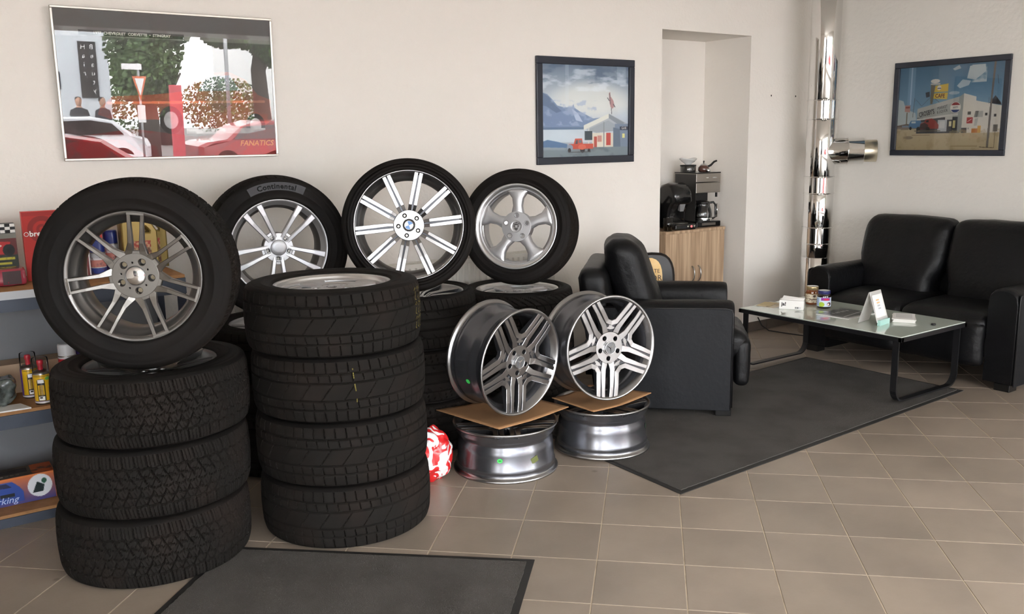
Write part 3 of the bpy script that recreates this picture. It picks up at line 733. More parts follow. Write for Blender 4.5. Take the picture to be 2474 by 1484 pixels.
# --- bare alloy rims, two lying and two standing on cardboard
def bare(c, az, tilt, spin, label, R=.262, W=.25, group=None):
    root = empty('alloy_rim'); tag(root, label, 'rim', group); root.matrix_world = wheel_matrix(c, (az or 0) * D2R, (90 if az is None else tilt) * D2R, spin * D2R)
    rim('star', R, W, root, True, True)
    return root
rA0 = bare((2.395, 3.520, .121), None, 0, 10, 'bare alloy rim lying on the tiles, left of the two, round green sticker', W=.242)
rB0 = bare((2.962, 3.445, .1300), None, 0, 40, 'bare alloy rim lying partly on the grey mat, right of the two', R=.253, W=.242)
rA1 = bare((2.385, 3.505, .562), -80.5, -4.0, 2, 'bare alloy rim standing on the left lying rim, green sticker on its barrel', R=.266)
rB1 = bare((2.915, 3.420, .562), -96, 2.5, 0, 'bare alloy rim standing on the right lying rim beside the armchair', R=.268)
M_green = mat('green_sticker', rgb(70, 205, 95), .5); M_olive = mat('olive_sticker', rgb(96, 102, 58), .5); M_ink = mat('dark_ink', rgb(30, 60, 36), .5)
def sticker(root, R, a_world, z, w, h, m, name='sticker', roundy=True, tilt=0):
    b = MB(); n = 20; ring = []
    for k in range(n):
        t = 2 * PI * k / n
        if roundy: x, y = w / 2 * math.cos(t), h / 2 * math.sin(t)
        else:
            x, y = [( -w / 2, -h / 2), (w / 2, -h / 2), (w / 2, h / 2), (-w / 2, h / 2)][k // 5]; x2, y2 = [( -w / 2, -h / 2), (w / 2, -h / 2), (w / 2, h / 2), (-w / 2, h / 2)][(k // 5 + 1) % 4]
            f = (k % 5) / 5; x, y = x + (x2 - x) * f, y + (y2 - y) * f
        x, y = x * math.cos(tilt) - y * math.sin(tilt), x * math.sin(tilt) + y * math.cos(tilt)
        ring.append((x, y))
    vs = [b.bm.verts.new((R * math.cos(a_world + x / R), R * math.sin(a_world + x / R), z + y)) for x, y in ring]
    c = b.bm.verts.new((R * math.cos(a_world), R * math.sin(a_world), z))
    for k in range(n): b.face((c, vs[k], vs[(k + 1) % n]))
    rr_ = [c for c in root.children if c.name.startswith('rim')][0]
    o = b.build(name, m, rr_); return o
def la(root, wx, wy, wz):
    p = root.matrix_world.inverted() @ Vector((wx, wy, wz)); return math.atan2(p.y, p.x), p
bpy.context.view_layer.update()
a, _ = la(rA0, 2.23, 3.33, .1); sticker(rA0, .2405, a, -.012, .026, .017 * 1.3, M_green); sticker(rA0, .2410, a, -.012, .016, .004, M_ink)
a, _ = la(rA0, 2.40, 3.27, .1); sticker(rA0, .2405, a, -.024, .04, .03, M_olive, roundy=False, tilt=.35); 
a, _ = la(rB0, 3.12, 3.25, .1); sticker(rB0, .2315, a, .0, .02, .03, mat('dark_green_sticker', rgb(30, 78, 40), .5))
a, p = la(rA1, 2.16, 3.50, .49); sticker(rA1, .2455, a, .0, .016 * 1.5, .014 * 2, M_green)
# cardboard sheets between the rims
M_card = mat('corrugated_cardboard', rgb(158, 118, 80), .85, noise_col=(6, rgb(140, 103, 70), .6))
def cardboard(pts, z, label, cup, sag=.012):
    cx = sum(p[0] for p in pts) / len(pts); cy = sum(p[1] for p in pts) / len(pts)
    b = MB(); n = 16; g = []
    A, B_, C, D = [Vector(p) for p in pts]
    for top in (0, 1):
        G = []
        for i in range(n + 1):
            row = []
            for j in range(n + 1):
                u, v = i / n, j / n; p = A.lerp(B_, u).lerp(D.lerp(C, u), v); 
                dz = cup(u, v); row.append(b.bm.verts.new((p.x - cx + .004 * math.sin(9 * v + 3 * u) * (i in (0, n)), p.y - cy, dz + .004 * top)))
            G.append(row)
        g.append(G)
    for i in range(n):
        for j in range(n):
            for t in (0, 1): b.face((g[t][i][j], g[t][i + 1][j], g[t][i + 1][j + 1], g[t][i][j + 1]), 0, True)
    for i in range(n):
        for (p, q) in (((i, 0), (i + 1, 0)), ((i, n), (i + 1, n)), ((0, i), (0, i + 1)), ((n, i), (n, i + 1))):
            b.face((g[0][p[0]][p[1]], g[0][q[0]][q[1]], g[1][q[0]][q[1]], g[1][p[0]][p[1]]))
    o = b.build('cardboard_sheet', M_card, loc=(cx, cy, z)); tag(o, label, 'cardboard'); return o
cardboard([(2.17, 3.81), (2.25, 3.36), (2.73, 3.43), (2.62, 3.80)], .2500, 'torn brown cardboard sheet under the left standing rim', lambda u, v: .010 * abs(v - .45) ** 1.3 * 2 + .012 * (1 - u) * (v > .7))
cardboard([(2.75, 3.60), (2.765, 3.28), (3.21, 3.33), (3.05, 3.66)], .2545, 'brown cardboard sheet under the right standing rim', lambda u, v: .035 * abs(v - .42) ** 1.5)
# ---------------------------------------------------------------- leather seats
M_leather = mat('black_leather', rgb(12, 12, 14), .44, bump=(26, .32, 6), spec=.3, noise_col=(3, rgb(12, 13, 15), .7))
M_leather_p = mat('black_leather_panel', rgb(15, 17, 21), .55, bump=(40, .12, 4), spec=.3)
M_seam = mat('leather_seam', rgb(20, 20, 22), .5)
M_foot = mat('black_foot', rgb(18, 18, 18), .3)
def seat(name, label, W, D, n, origin, rz, arm_h=.652, top=.985, aw=.185, over=.0, wr=.004, pro=.11):
    root = empty(name, (*origin, 0), (0, 0, rz)); tag(root, label, 'armchair' if n == 1 else 'sofa')
    z0 = .035
    for sx in (-1, 1):
        xo = sx * (W / 2 - aw / 2)
        b = MB()
        # arm: cross-section extruded along the depth, rolled top
        prof = []
        for k in range(9):
            a = PI * k / 8; prof.append((math.cos(a) * aw / 2 * .98, arm_h - .075 + math.sin(a) ** .8 * .075))
        prof = [(aw / 2, z0 + .01), (aw / 2, arm_h - .10)] + prof[0:] + [(-aw / 2, arm_h - .10), (-aw / 2, z0 + .01)]
        ys = [0, .006, .022, .05, .2, .4, .6, D * .80]; rings = []
        for i, y in enumerate(ys):
            sh = [.055, .022, .006, 0, 0, 0, 0, 0][i]; ring = []
            for j, (px, pz) in enumerate(prof):
                cx_, cz_ = 0, arm_h * .5; k = 1 - sh; zz = cz_ + (pz - cz_) * (k if pz > cz_ else 1 - sh * .5)
                w_ = noise.noise(Vector((px * 9 + sx, y * 7, pz * 8))) * wr * .8 if 0 < i else 0
                ring.append(b.bm.verts.new((xo + px * k + w_, y + w_, zz + w_)))
            rings.append(ring)
        for i in range(len(ys) - 1):
            for j in range(len(prof)): 
                jn = (j + 1) % len(prof); b.face((rings[i][j], rings[i][jn], rings[i + 1][jn], rings[i + 1][j]), 0, True)
        b.face(rings[0][::-1], 0); b.face(rings[-1], 0)
        arm = b.build('arm', M_leather, root)
        # flat outer panel with a piped seam
        xp = sx * (W / 2); b = MB(); b.box(min(xp, xp + sx * .008), max(xp, xp + sx * .008), .012, D * .86, z0, arm_h - .035, bev=.0035); b.build('side_panel', M_leather_p, arm)
        b = MB(); b.tube([(xp + sx * .006, .012, z0 + .01), (xp + sx * .006, .010, arm_h - .06), (xp + sx * .006, .02, arm_h - .038), (xp + sx * .006, .05, arm_h - .032), (xp + sx * .006, D * .45, arm_h - .036), (xp + sx * .006, D * .86, arm_h - .032)], .0045, 8); b.build('piping', M_seam, arm)
    iw = W - 2 * aw; cw = iw / n
    rbox('base', (iw + .02, D - .12, .17), (0, D / 2 + .03, .255), M_leather, root, r=.02, n=8)
    for k in range(n):
        x = -iw / 2 + cw * (k + .5)
        # seat cushion with a rolled front that drops down
        def tp(co, cw=cw):
            if co.y < -.12: 
                t = (-.12 - co.y) / .25; co.z -= .035 * t * t
            return co
        sc = rbox('seat_cushion', (cw - .004, D * .74, .165), (x, D * .37 - pro, .392), M_leather, root, r=.055, n=16, bulge=(.004, .02, .022), wr=wr, wscale=7, taper=tp, seed=k * 3.1)
        rbox('front_apron', (cw - .006, .085, .29), (x, .0 - .045, .262), M_leather, sc, r=.038, n=10, bulge=(0, .018, 0), wr=wr).location = (0, -(D * .37) + .026, .272 - .392)
        b = MB(); yy = -(D * .37) + .018
        for q in (0, .012): b.tube([(-cw / 2 + .02, yy - .018 + .001, .012 - q), (0, yy - .022, .014 - q), (cw / 2 - .02, yy - .018 + .001, .012 - q)], .0022, 6)
        b.build('seam', M_seam, sc)
    # backrest frame and cushions
    bw = W - .03 if n > 1 else W - .06
    b = MB(); rbox_bm(b.bm, (bw, .17, top - .20), r=.06, n=12, bulge=(0, .01, .01), wr=wr * .8, taper=lambda co: Vector((co.x, co.y + .11 * (co.z + .4) / .8 - .05, co.z)))
    b.build('back_frame', M_leather, root, loc=(0, D - .14, z0 + .02 + (top - .20) / 2))
    bcw = (iw + over) / n
    for k in range(n):
        x = -(iw + over) / 2 + bcw * (k + .5)
        def tp(co, bcw=bcw, over=over):
            s = max(0, min(1, (-co.z - .02) / .14)); f = 1 - over / max(iw, .1) * s * .98
            y = co.y + .16 * (co.z + .27) / .54 - .07
            # vertical gathers near the inner seam
            return Vector((co.x * f, y, co.z))
        bc = rbox('back_cushion', (bcw - .006, .20, top - .415), (x, D - .325, .425 + (top - .415) / 2), M_leather, root, r=.075, n=18, bulge=(.004, .045, .012), wr=wr * 1.3, wscale=6, taper=tp, seed=k * 5.3 + 1)
    b = MB(); b.box(-.05, .05, -.05, .04, 0, z0 + .012, bev=.004); fm = b.mesh('foot', M_foot)
    for fx, fy in ((-W / 2 + .06, .055), (W / 2 - .06, .055), (-W / 2 + .06, D - .1), (W / 2 - .06, D - .1)): link('foot', fm, None, root, loc=(fx, fy, 0))
    return root
chair = seat('armchair', 'black leather armchair with its flat side panel beside the standing rims', .89, .90, 1, (4.178, 3.658), PI / 4, top=.985, arm_h=.668, wr=.007, pro=.09)
chair.location.z = .0087
sofa = seat('leather_sofa', 'black two-seat leather sofa against the right wall', 1.53, .89, 2, (5.60, 3.39), -PI / 2, top=.985, over=.20, wr=.004, pro=.03)

# ---------------------------------------------------------------- coffee table
M_bmetal = mat('black_powder_coat', rgb(22, 22, 24), .4)
M_gtop = mat('white_glass', rgb(196, 204, 194), .06, coat=.6, spec=.6)
tb = empty('coffee_table', (5.122, 3.48, .0087)); tag(tb, 'low coffee table with pale glass top and black metal sled legs', 'table')
TZ = .425
b = MB(); b.box(-.35, .35, -.605, .605, TZ - .006, TZ, bev=.0015); b.build('glass_top', M_gtop, tb)
b = MB()
for a, c in (((-.345, -.6), (.345, -.6)), ((.345, -.6), (.345, .6)), ((.345, .6), (-.345, .6)), ((-.345, .6), (-.345, -.6))):
    x0, x1 = sorted((a[0], c[0])); y0, y1 = sorted((a[1], c[1])); b.box(x0 - .012, x1 + .012, y0 - .012, y1 + .012, TZ - .032, TZ - .0062, bev=.002)
b.build('top_frame', M_bmetal, tb)
for sy in (-1, 1):
    y = sy * .565; pts = [(-.335, TZ - .034), (-.335, .085)]
    pts += [(-.335 + .08 * (1 - math.cos(t)), .085 - .080 * math.sin(t) + .012) for t in [PI / 2 * k / 8 for k in range(1, 9)]]
    pts += [(-p[0], p[1]) for p in pts[::-1]]
    b = MB(); rings = []
    for i, (x, z) in enumerate(pts):
        x0, z0 = pts[max(0, i - 1)]; x1, z1 = pts[min(len(pts) - 1, i + 1)]; d = Vector((x1 - x0, z1 - z0)).normalized(); nx, nz = -d.y, d.x
        z = max(z, .005); rings.append([b.bm.verts.new((x + nx * a, y + c, max(0, z + nz * a))) for a, c in ((-.005, -.02), (.005, -.02), (.005, .02), (-.005, .02))])
    for i in range(len(rings) - 1):
        for k in range(4): b.face((rings[i][k], rings[i][(k + 1) % 4], rings[i + 1][(k + 1) % 4], rings[i + 1][k]))
    b.face(rings[0]); b.face(rings[-1][::-1]); b.build('sled_leg', M_bmetal, tb)
Z1 = TZ + .0087 + .0003
# things on the table
M_paper = mat('white_card', rgb(232, 230, 226), .7); M_inkb = mat('black_print', rgb(28, 28, 30), .6)
M_vc = mat('printed_colours', rgb(255, 255, 255), .6, vcol=True); M_vcg = mat('glossy_print', rgb(255, 255, 255), .3, vcol=True, coat=.3)
def on_face(root, art, w, h, M, name='print', m=None):
    o = link(name, art.mesh(name, w, h, m or M_vc), None, root); put(o, M); return o
bx = empty('tissue_box', (5.02, 3.845, Z1), (0, 0, -57 * D2R)); tag(bx, 'small white tissue box with an opened flap at the far end of the glass table', 'box')
b = MB(); b.box(-.08, .08, -.045, .045, 0, .062, bev=.0015); b.build('carton', M_paper, bx)
b = MB(); b.poly([(-.07, -.04, .063), (.078, -.043, .063), (.085, -.03, .078), (-.055, .0, .088)]); b.poly([(-.055, .0, .088), (.085, -.03, .078), (.09, .045, .066), (-.05, .046, .064)]); b.poly([(-.07, -.04, .063), (-.055, 0, .088), (-.05, .046, .064)]); b.build('flap', M_paper, bx)
a = Art(60, 26, (232, 230, 226)); a.rect(.66, .72, .92, .95, (205, 205, 205)); [a.rect(.67 + .02 * k, .74, .68 + .02 * k, .93, (60, 60, 60)) for k in range(8)]
on_face(bx, a, .15, .055, face_mat((0, -.0455, .031), (1, 0, 0), (0, 0, 1)))
lettering('ja!', .034, M_inkb, bx, face_mat((-.05, -.0458, .036), (1, 0, 0), (0, 0, 1)), bold=.0012)
M_jglass = mat('dark_jam', rgb(30, 17, 14), .08, coat=1); M_amber = mat('amber_honey', rgb(118, 62, 26), .1, coat=1)
def jar(x, y, r, h, body, lid, art, label, rz):
    t = empty('spread_jar', (x, y, Z1), (0, 0, rz)); tag(t, label, 'jar')
    b = MB(); b.lathe([(0, 0), (r * .9, 0), (r, .006), (r, h * .70), (r * .93, h * .77), (r * .86, h * .80), (r * .86, h * .82)], 40); b.build('glass_body', body, t)
    b = MB(); b.lathe([(r * .80, h), (r * .9, h - .001), (r * .91, h - .004), (r * .91, h * .82), (r * .86, h * .81)], 40); b.lathe([(0, h - .0015), (r * .80, h)], 40, 1); b.build('lid', lid, t)
    me = art.mesh('label', 1, 1, M_vc)
    for v in me.vertices:
        an = -PI / 2 + v.co.x * 3.6; v.co = Vector(((r + .0006) * math.cos(an), (r + .0006) * math.sin(an), h * .38 + v.co.y * h * .52))
    link('label', me, None, t); return t
a = Art(80, 36, (222, 212, 190)); a.rect(0, .0, 1, .1, (120, 80, 40)); a.fbm(16, 8, 3, .5, (120, 90, 70), .7); a.ell(.5, .3, .06, .12, (90, 70, 60)); a.rect(.3, .6, .7, .7, (110, 85, 70))
jar(5.262, 3.862, .046, .128, M_amber, [mat('gold_lid', rgb(190, 170, 130), .3, metal=.8), M_whitee], a, 'amber honey jar with a beige label, behind the blue-lidded jar', -.6)
a = Art(90, 40, (205, 218, 235)); a.rect(.28, .02, .66, .34, (140, 50, 150)); a.ell(.5, .22, .12, .12, (200, 40, 80)); a.ell(.30, .76, .12, .26, (176, 205, 70)); a.ell(.62, .72, .10, .2, (60, 30, 22)); a.ell(.58, .75, .045, .12, (236, 220, 210)); a.rect(0, .1, .2, .9, (170, 190, 225)); a.rect(.8, .1, 1, .9, (190, 205, 232))
jar(5.202, 3.722, .046, .122, M_jglass, [mat('blue_lid', rgb(44, 46, 98), .35, coat=.3), M_whitee], a, 'dark spread jar with blue lid and purple and white label', -.55)
# folded map
mp = empty('folded_map', (5.005, 4.01, Z1), (0, 0, .2)); tag(mp, 'beige printed papers lying on the far corner of the glass table', 'papers')
a = Art(60, 40, (200, 186, 158)); a.rect(.45, .1, .95, .2, (70, 66, 62)); a.rect(.5, .35, 1, .48, (80, 74, 70)); a.rect(.1, .5, .4, .6, (110, 100, 90)); a.fbm(9, 6, 5, .55, (150, 136, 112), .6); a.rect(.0, .7, .5, 1, (215, 205, 185))
b = MB(); b.prism([(-.11, -.075), (.11, -.085), (.12, .07), (-.095, .085)], 0, .0018); b.build('sheet', M_paper, mp); on_face(mp, a, .2, .14, Matrix.Translation((0, 0, .0024)))
b = MB(); b.prism([(-.05, -.02), (.10, .0), (.08, .09), (-.07, .07)], .0019, .0035); b.build('folded_leaf', mat('cream_paper', rgb(208, 190, 150), .8), mp)
mg = empty('magazine', (5.125, 3.495, Z1), (0, 0, .02)); tag(mg, 'black and white catalogue lying on the middle of the glass table', 'magazine')
a = Art(90, 70, (66, 68, 68)); a.rect(0, .9, 1, 1, (190, 190, 188)); a.rect(0, 0, .04, 1, (170, 172, 172)); a.rect(.05, .05, .12, .95, (190, 190, 190), .7); a.fbm(14, 12, 8, .56, (120, 122, 120), .5); [a.ell(.3 + .1 * k, .28 + .02 * (k % 2), .035, .05, (190, 192, 192)) for k in range(6)]; a.line(.15, .75, .95, .62, .03, (210, 210, 208)); a.rect(.2, .45, .9, .5, (40, 42, 42))
b = MB(); b.box(-.15, .15, -.12, .12, 0, .004, bev=.0006); b.build('pages', M_paper, mg); on_face(mg, a, .30, .24, face_mat((0, 0, .0046), (0, 1, 0), (-1, 0, 0)) if False else Matrix.Translation((0, 0, .0046)) @ Matrix.Rotation(0, 4, 'Z'), m=M_vcg)
# tent card
tc_ = empty('tent_card', (5.005, 3.215, Z1), (0, 0, 8 * D2R)); tag(tc_, 'white tent card with faint orange print standing on the glass table', 'card')
b = MB(); hw, hd, hh = .078, .062, .205
b.poly([(-hw, hd, .002), (hw, hd, .002), (hw, .002, hh), (-hw, .002, hh)]); b.poly([(-hw, -hd, .02), (-hw, -.002, hh), (hw, -.002, hh), (hw, -hd, .02)])
bmesh.ops.solidify(b.bm, geom=list(b.bm.faces), thickness=.0012); b.build('card', M_paper, tc_)
b = MB(); b.box(-.065, .065, -.078, -.058, 0, .034, bev=.001); b.build('card_foot', mat('teal_acrylic', rgb(170, 214, 204), .15, coat=.5), tc_)
a = Art(60, 70, (234, 233, 229)); a.ell(.62, .55, .32, .36, (222, 224, 226)); 
FM = face_mat((0, -.0325 - .0016, .113), (1, 0, 0), (0, .29, 1)); on_face(tc_, a, .13, .15, FM)
M_or = mat('orange_print', rgb(228, 186, 130), .7); M_gr = mat('grey_print', rgb(176, 176, 178), .7)
for k, (t_, mm) in enumerate((('Schöne', M_or), ('Auszeit', M_or), ('für Sie', M_gr))): pass
for k in range(4):
    b = MB(); b.box(-.028 + .004 * k, .012 + .004 * (k % 2), -.004, .004, 0, .0003); o = b.build('print_line', M_or if k < 2 else M_gr, tc_); put(o, FM @ Matrix.Translation((0, .04 - .018 * k, .0005)))
fl = empty('flyer_stack', (5.25, 3.155, Z1), (0, 0, 32 * D2R - PI / 2)); tag(fl, 'stack of folded white flyers at the near end of the glass table', 'flyers')
for k in range(6):
    b = MB(); b.box(-.065, .065, -.105, .105, 0, .0032, bev=.0008); b.build('flyer', M_paper if k % 2 else mat('flyer_paper', rgb(214, 210, 205), .6), fl, loc=(random.uniform(-.004, .004), random.uniform(-.006, .006), .0035 * k), rot=(0, 0, random.uniform(-.05, .05)))
a = Art(50, 70, (226, 224, 222)); [a.rect(.1, .1 + .12 * k, .9, .15 + .12 * k, (170, 168, 168)) for k in range(6)]; on_face(fl, a, .12, .2, Matrix.Translation((0, 0, .0213)))
b = MB(); b.cyl(.014, 0, .010, 20, bev=.002); tag(b.build('bottle_cap', M_black, loc=(5.23, 2.945, Z1)), 'tiny black cap at the near corner of the glass table', 'cap')
# cable on the floor by the pipe
b = MB(); b.tube([(5.83, 4.80, .12), (5.86, 4.78, .05), (5.90, 4.74, .008), (5.93, 4.60, .006), (5.96, 4.46, .006), (6.03, 4.35, .006), (6.16, 4.27, .006)], .0045, 8); tag(b.build('cable', M_black), 'thin black cable running along the floor behind the coffee table', 'cable')
# ---------------------------------------------------------------- shelf rack on the left
M_rack = mat('blue_grey_steel', rgb(66, 72, 84), .45, metal=.2); M_post = mat('navy_steel', rgb(38, 42, 56), .45, metal=.2)
M_board = mat('particle_board', rgb(164, 120, 78), .8, noise_col=(30, rgb(140, 100, 64), .6)); M_lam = mat('white_laminate_edge', rgb(190, 192, 196), .4)
SX0, SX1, SY0, SY1 = -.9, 1.09, 4.20, 4.66
rk = empty('shelf_rack', ((SX0 + SX1) / 2, (SY0 + SY1) / 2, 0)); tag(rk, 'steel shelf rack with three brown boards behind the left tyre stack', 'shelf')
off_ = Vector((-(SX0 + SX1) / 2, -(SY0 + SY1) / 2, 0))
for zt, bh in ((1.02, .075), (.507, .062), (.056, .052)):
    b = MB(); b.box(SX0 + .012, SX1 - .002, SY0 + .003, SY1 - .003, zt - .014, zt); b.build('board', M_board, rk, loc=off_)
    b = MB(); z0 = zt - .0145 - bh
    for y0, y1 in ((SY0, SY0 + .004), (SY1 - .004, SY1)): b.box(SX0, SX1, y0, y1, z0 + .002, zt - .015)
    b.box(SX0, SX1, SY0 + .004, SY0 + .03, z0 + .002, z0 + .005); b.box(SX1 - .004, SX1, SY0 + .004, SY1 - .004, z0 + .002, zt - .015)
    b.build('beam', M_rack, rk, loc=off_)
for x in (SX0 + .0, SX1 - .042):
    for y in (SY0 + .006, SY1 - .038):
        b = MB(); b.box(x, x + .040, y, y + .0025, 0, 1.0); b.box(x + .038 if x > 0 else x, x + .040 if x > 0 else x + .002, y + .0025, y + .032, 0, 1.0); b.build('post', M_post, rk, loc=off_)
b = MB(); b.box(SX0, .50, SY0 - .0035, SY0 - .0005, .985, 1.019); b.build('laminate_strip', M_lam, rk, loc=off_)
b = MB(); b.box(SX0 + .003, SX1 - .003, SY1 - .0075, SY1 - .0045, .002, 1.0); b.build('back_panel', mat('grey_back_panel', rgb(116, 117, 120), .6), rk, loc=off_)
zt, zm, zb = 1.0205, .5075, .0565
# top shelf
def carton(name, label, cat, x0, x1, y0, y1, z, h, m, tilt=0, group=None):
    o = empty(name, ((x0 + x1) / 2, (y0 + y1) / 2, z), (0, 0, tilt)); tag(o, label, cat, group); b = MB(); b.box(-(x1 - x0) / 2, (x1 - x0) / 2, -(y1 - y0) / 2, (y1 - y0) / 2, 0, h, bev=.0012); b.build('carton', m, o); return o
M_redc = mat('red_cardboard', rgb(200, 48, 40), .45, coat=.2); M_dgreen = mat('dark_green_card', rgb(42, 52, 44), .5)
q = carton('parts_box', 'dark box with a black and white checkered strip, left end of top shelf', 'box', .215, .448, 4.44, 4.50, zt, .262, M_dgreen)
a = Art(110, 120, (48, 54, 48)); a.rect(0, .16, 1, .24, (120, 118, 110))
for i in range(12):
    for j in range(3): a.rect(i / 12, j * .05, (i + 1) / 12, j * .05 + .05, (230, 228, 222) if (i + j) % 2 else (24, 24, 24))
a.rect(0, .24, 1, .52, (96, 44, 44)); a.poly([(.2, .26), (.9, .3), (.85, .5), (.3, .52)], (176, 46, 48)); a.ell(.55, .36, .2, .035, (228, 222, 214)); a.ell(.4, .31, .14, .02, (228, 222, 214)); a.ell(.86, .44, .1, .1, (26, 26, 28))
for k in range(4): a.rect(.1, .56 + .08 * k, .95 - .06 * (k % 2), .60 + .08 * k, (176, 168, 60))
a.fbm(20, 24, 9, .62, (30, 36, 30), .7, y0=.55)
on_face(q, a, .231, .26, face_mat((0, -.0306, .131), (1, 0, 0), (0, 0, 1)))
q = empty('wrapped_packet', (.36, 4.385, zt)); tag(q, 'small pink-red cellophane packet in front of the checkered box', 'packet')
b = MB(); rbox_bm(b.bm, (.20, .085, .074), r=.014, n=10, wr=.004, wscale=22); b.build('packet', mat('pink_film', rgb(160, 52, 70), .25, coat=.8), q, loc=(0, 0, .038)); b = MB(); b.box(-.02, .05, -.0005, 0, .008, .065); b.build('dark_label', mat('label_dark', rgb(70, 50, 52), .5), q, loc=(.03, -.0435, 0))
q = carton('brake_box', 'flat red box leaning upright on the top shelf beside the standing wheel', 'box', .478, .80, 4.46, 4.50, zt, .308, M_redc)
a = Art(110, 110, (176, 44, 38)); a.rect(0, 0, 1, .06, (156, 38, 34))
for R_, c_ in ((.30, (136, 36, 32)), (.19, (176, 44, 38)), (.12, (136, 36, 32)), (.06, (176, 44, 38))): a.ell(.24, .26, R_ * .62, R_ * .66, c_)
a.rect(.1, .64, .8, .92, (214, 96, 44)); a.rect(.14, .66, .76, .90, (92, 92, 94)); 
on_face(q, a, .318, .304, face_mat((0, -.0206, .154), (1, 0, 0), (0, 0, 1)))
lettering('brembo', .034, mat('white_print', rgb(236, 232, 226), .6), q, face_mat((-.082, -.0212, .208), (1, 0, 0), (0, 0, 1)), bold=.0008)
b = MB(); b.lathe([(.010, 0), (.010, .0004), (.0075, .0004), (.0075, 0)], 20, closed=True); o = b.build('round_mark', MATS['white_print'], q); put(o, face_mat((-.148, -.0212, .208), (1, 0, 0), (0, 0, 1)))
def spray(name, label, x, y, z, r, h, body_art, cap, caph, clear=False, nozzle=None, base=None, group=None, dome=.012, rz=0):
    t = empty(name, (x, y, z), (0, 0, rz)); tag(t, label, 'can', group)
    b = MB(); b.lathe([(0, .002), (r * .9, .0), (r, .004), (r * .985, .007), (r * .985, h - dome), (r * .9, h - dome * .5), (r * .55, h), (0, h)], 36); b.build('can_body', base or M_steel, t)
    me = body_art.mesh('label', 1, 1, M_vcg)
    for v in me.vertices:
        an = -PI / 2 + v.co.x * 2 * PI; v.co = Vector(((r + .0002) * math.cos(an), (r + .0002) * math.sin(an), .008 + (v.co.y + .5) * (h - dome - .012)))
    link('label', me, None, t)
    if nozzle: b = MB(); b.lathe([(.010, h), (.010, h + .022), (.013, h + .024), (.013, h + .040), (.010, h + .044), (0, h + .044)], 16); b.build('nozzle', nozzle, t)
    b = MB(); b.lathe([(r * .97, h - dome), (r * .95, h + caph * .8), (r * .9, h + caph * .97), (r * .7, h + caph), (0, h + caph)], 32); b.build('cap', cap, t)
    return t
a = Art(90, 60, (206, 206, 210)); a.rect(.0, 0, 1, .22, (170, 172, 178)); a.rect(.2, .3, .8, .62, (190, 120, 110)); a.rect(.2, .66, .8, .95, (44, 62, 140)); a.fbm(14, 10, 2, .55, (90, 60, 60), .6)
M_bcap = mat('blue_cap', rgb(28, 44, 116), .35)
spray('spray_can', 'silver spray can with a blue cap seen through the left wheel', .762, 4.40, zt, .033, .125, a, M_bcap, .045)
spray('spray_can', 'second blue-capped spray can just behind the first, seen through the left wheel', .840, 4.50, zt, .033, .150, a, M_bcap, .05)
a = Art(60, 60, (222, 222, 222)); a.rect(.1, .1, .9, .5, (190, 60, 50)); a.fbm(10, 10, 4, .5, (60, 60, 70), .6)
q = carton('small_carton', 'narrow white printed carton left of the blue-capped spray can', 'box', .700, .722, 4.36, 4.42, zt, .125, M_paper)
a2 = Art(14, 60, (226, 226, 226)); a2.rect(.3, .1, .8, .9, (120, 60, 60)); on_face(q, a2, .02, .12, face_mat((0, -.0306, .0625), (1, 0, 0), (0, 0, 1)))
# golden oil canisters
M_gold = mat('gold_plastic', rgb(132, 112, 58), .35, metal=.4)
def canister(x, y, w, h, label, rz=0, red=True):
    t = empty('oil_canister', (x, y, zt + .008), (0, 0, rz)); tag(t, label, 'canister', None); d = .062
    pts = [(-w / 2, 0), (w / 2, 0), (w / 2, h * .70), (w * .30, h * .90), (-w * .10, h * .92), (-w * .14, h * .97), (-w * .42, h * .97), (-w / 2, h * .86)]
    hole = [(w * .12, h * .66), (w * .34, h * .66), (w * .36, h * .72), (w * .2, h * .83), (w * .06, h * .83)]
    me = plate([pts, hole], d, .007, 'body'); me.materials.clear(); me.materials.append(M_gold); o = link('body', me, None, t); put(o, face_mat((0, 0, .0), (1, 0, 0), (0, 0, 1)))
    b = MB(); b.cyl(.022, h * .96, h * 1.06, 20, M=Matrix.Translation((-w * .28, 0, 0)), bev=.003); b.build('cap', mat('red_cap', rgb(170, 40, 44), .4), t)
    a = Art(50, 60, (96, 62, 48)); a.rect(0, 0, 1, .25, (150, 60, 50)); a.fbm(9, 9, 6, .5, (200, 180, 140), .7); a.ell(.5, .6, .3, .22, (60, 60, 66)); on_face(t, a, w * .62, h * .48, face_mat((.0, -d / 2 - .0008, h * .30), (1, 0, 0), (0, 0, 1)))
canister(.955, 4.46, .15, .255, 'golden oil canister with a red cap seen through the left wheel', .1)
canister(1.035, 4.585, .14, .25, 'second golden oil canister standing behind the first on the top shelf', -.15)
# middle shelf
M_clear = glass_mat('clear_cap', (.93, .93, .94), 1.18)
def yart():
    a = Art(110, 80, (104, 62, 150)); a.rect(.28, 0, .66, 1, (222, 176, 36)); a.rect(0, .955, 1, 1, (226, 224, 222)); a.rect(0, .93, 1, .955, (90, 80, 140)); a.rect(.3, .03, .64, .06, (150, 120, 40)); a.ell(.60, .14, .06, .06, (110, 180, 90))
    a.rect(.385, .22, .53, .92, (24, 24, 26)); a.ell(.457, .2, .07, .06, (24, 24, 26)); a.rect(.40, .16, .52, .29, (236, 234, 230)); a.rect(.40, .36, .515, .72, (222, 176, 36)); [a.rect(.42, .38 + .05 * k, .49, .405 + .05 * k, (70, 56, 20)) for k in range(7)]; a.rect(.40, .76, .515, .90, (236, 234, 230)); a.rect(.42, .78, .47, .84, (24, 24, 26)); return a
spray('spray_can', 'yellow and purple spray can with clear cap standing in front on the middle shelf', .463, 4.262, zm, .0345, .150, yart(), M_clear, .055, True, mat('red_nozzle', rgb(190, 44, 58), .4), dome=.014)
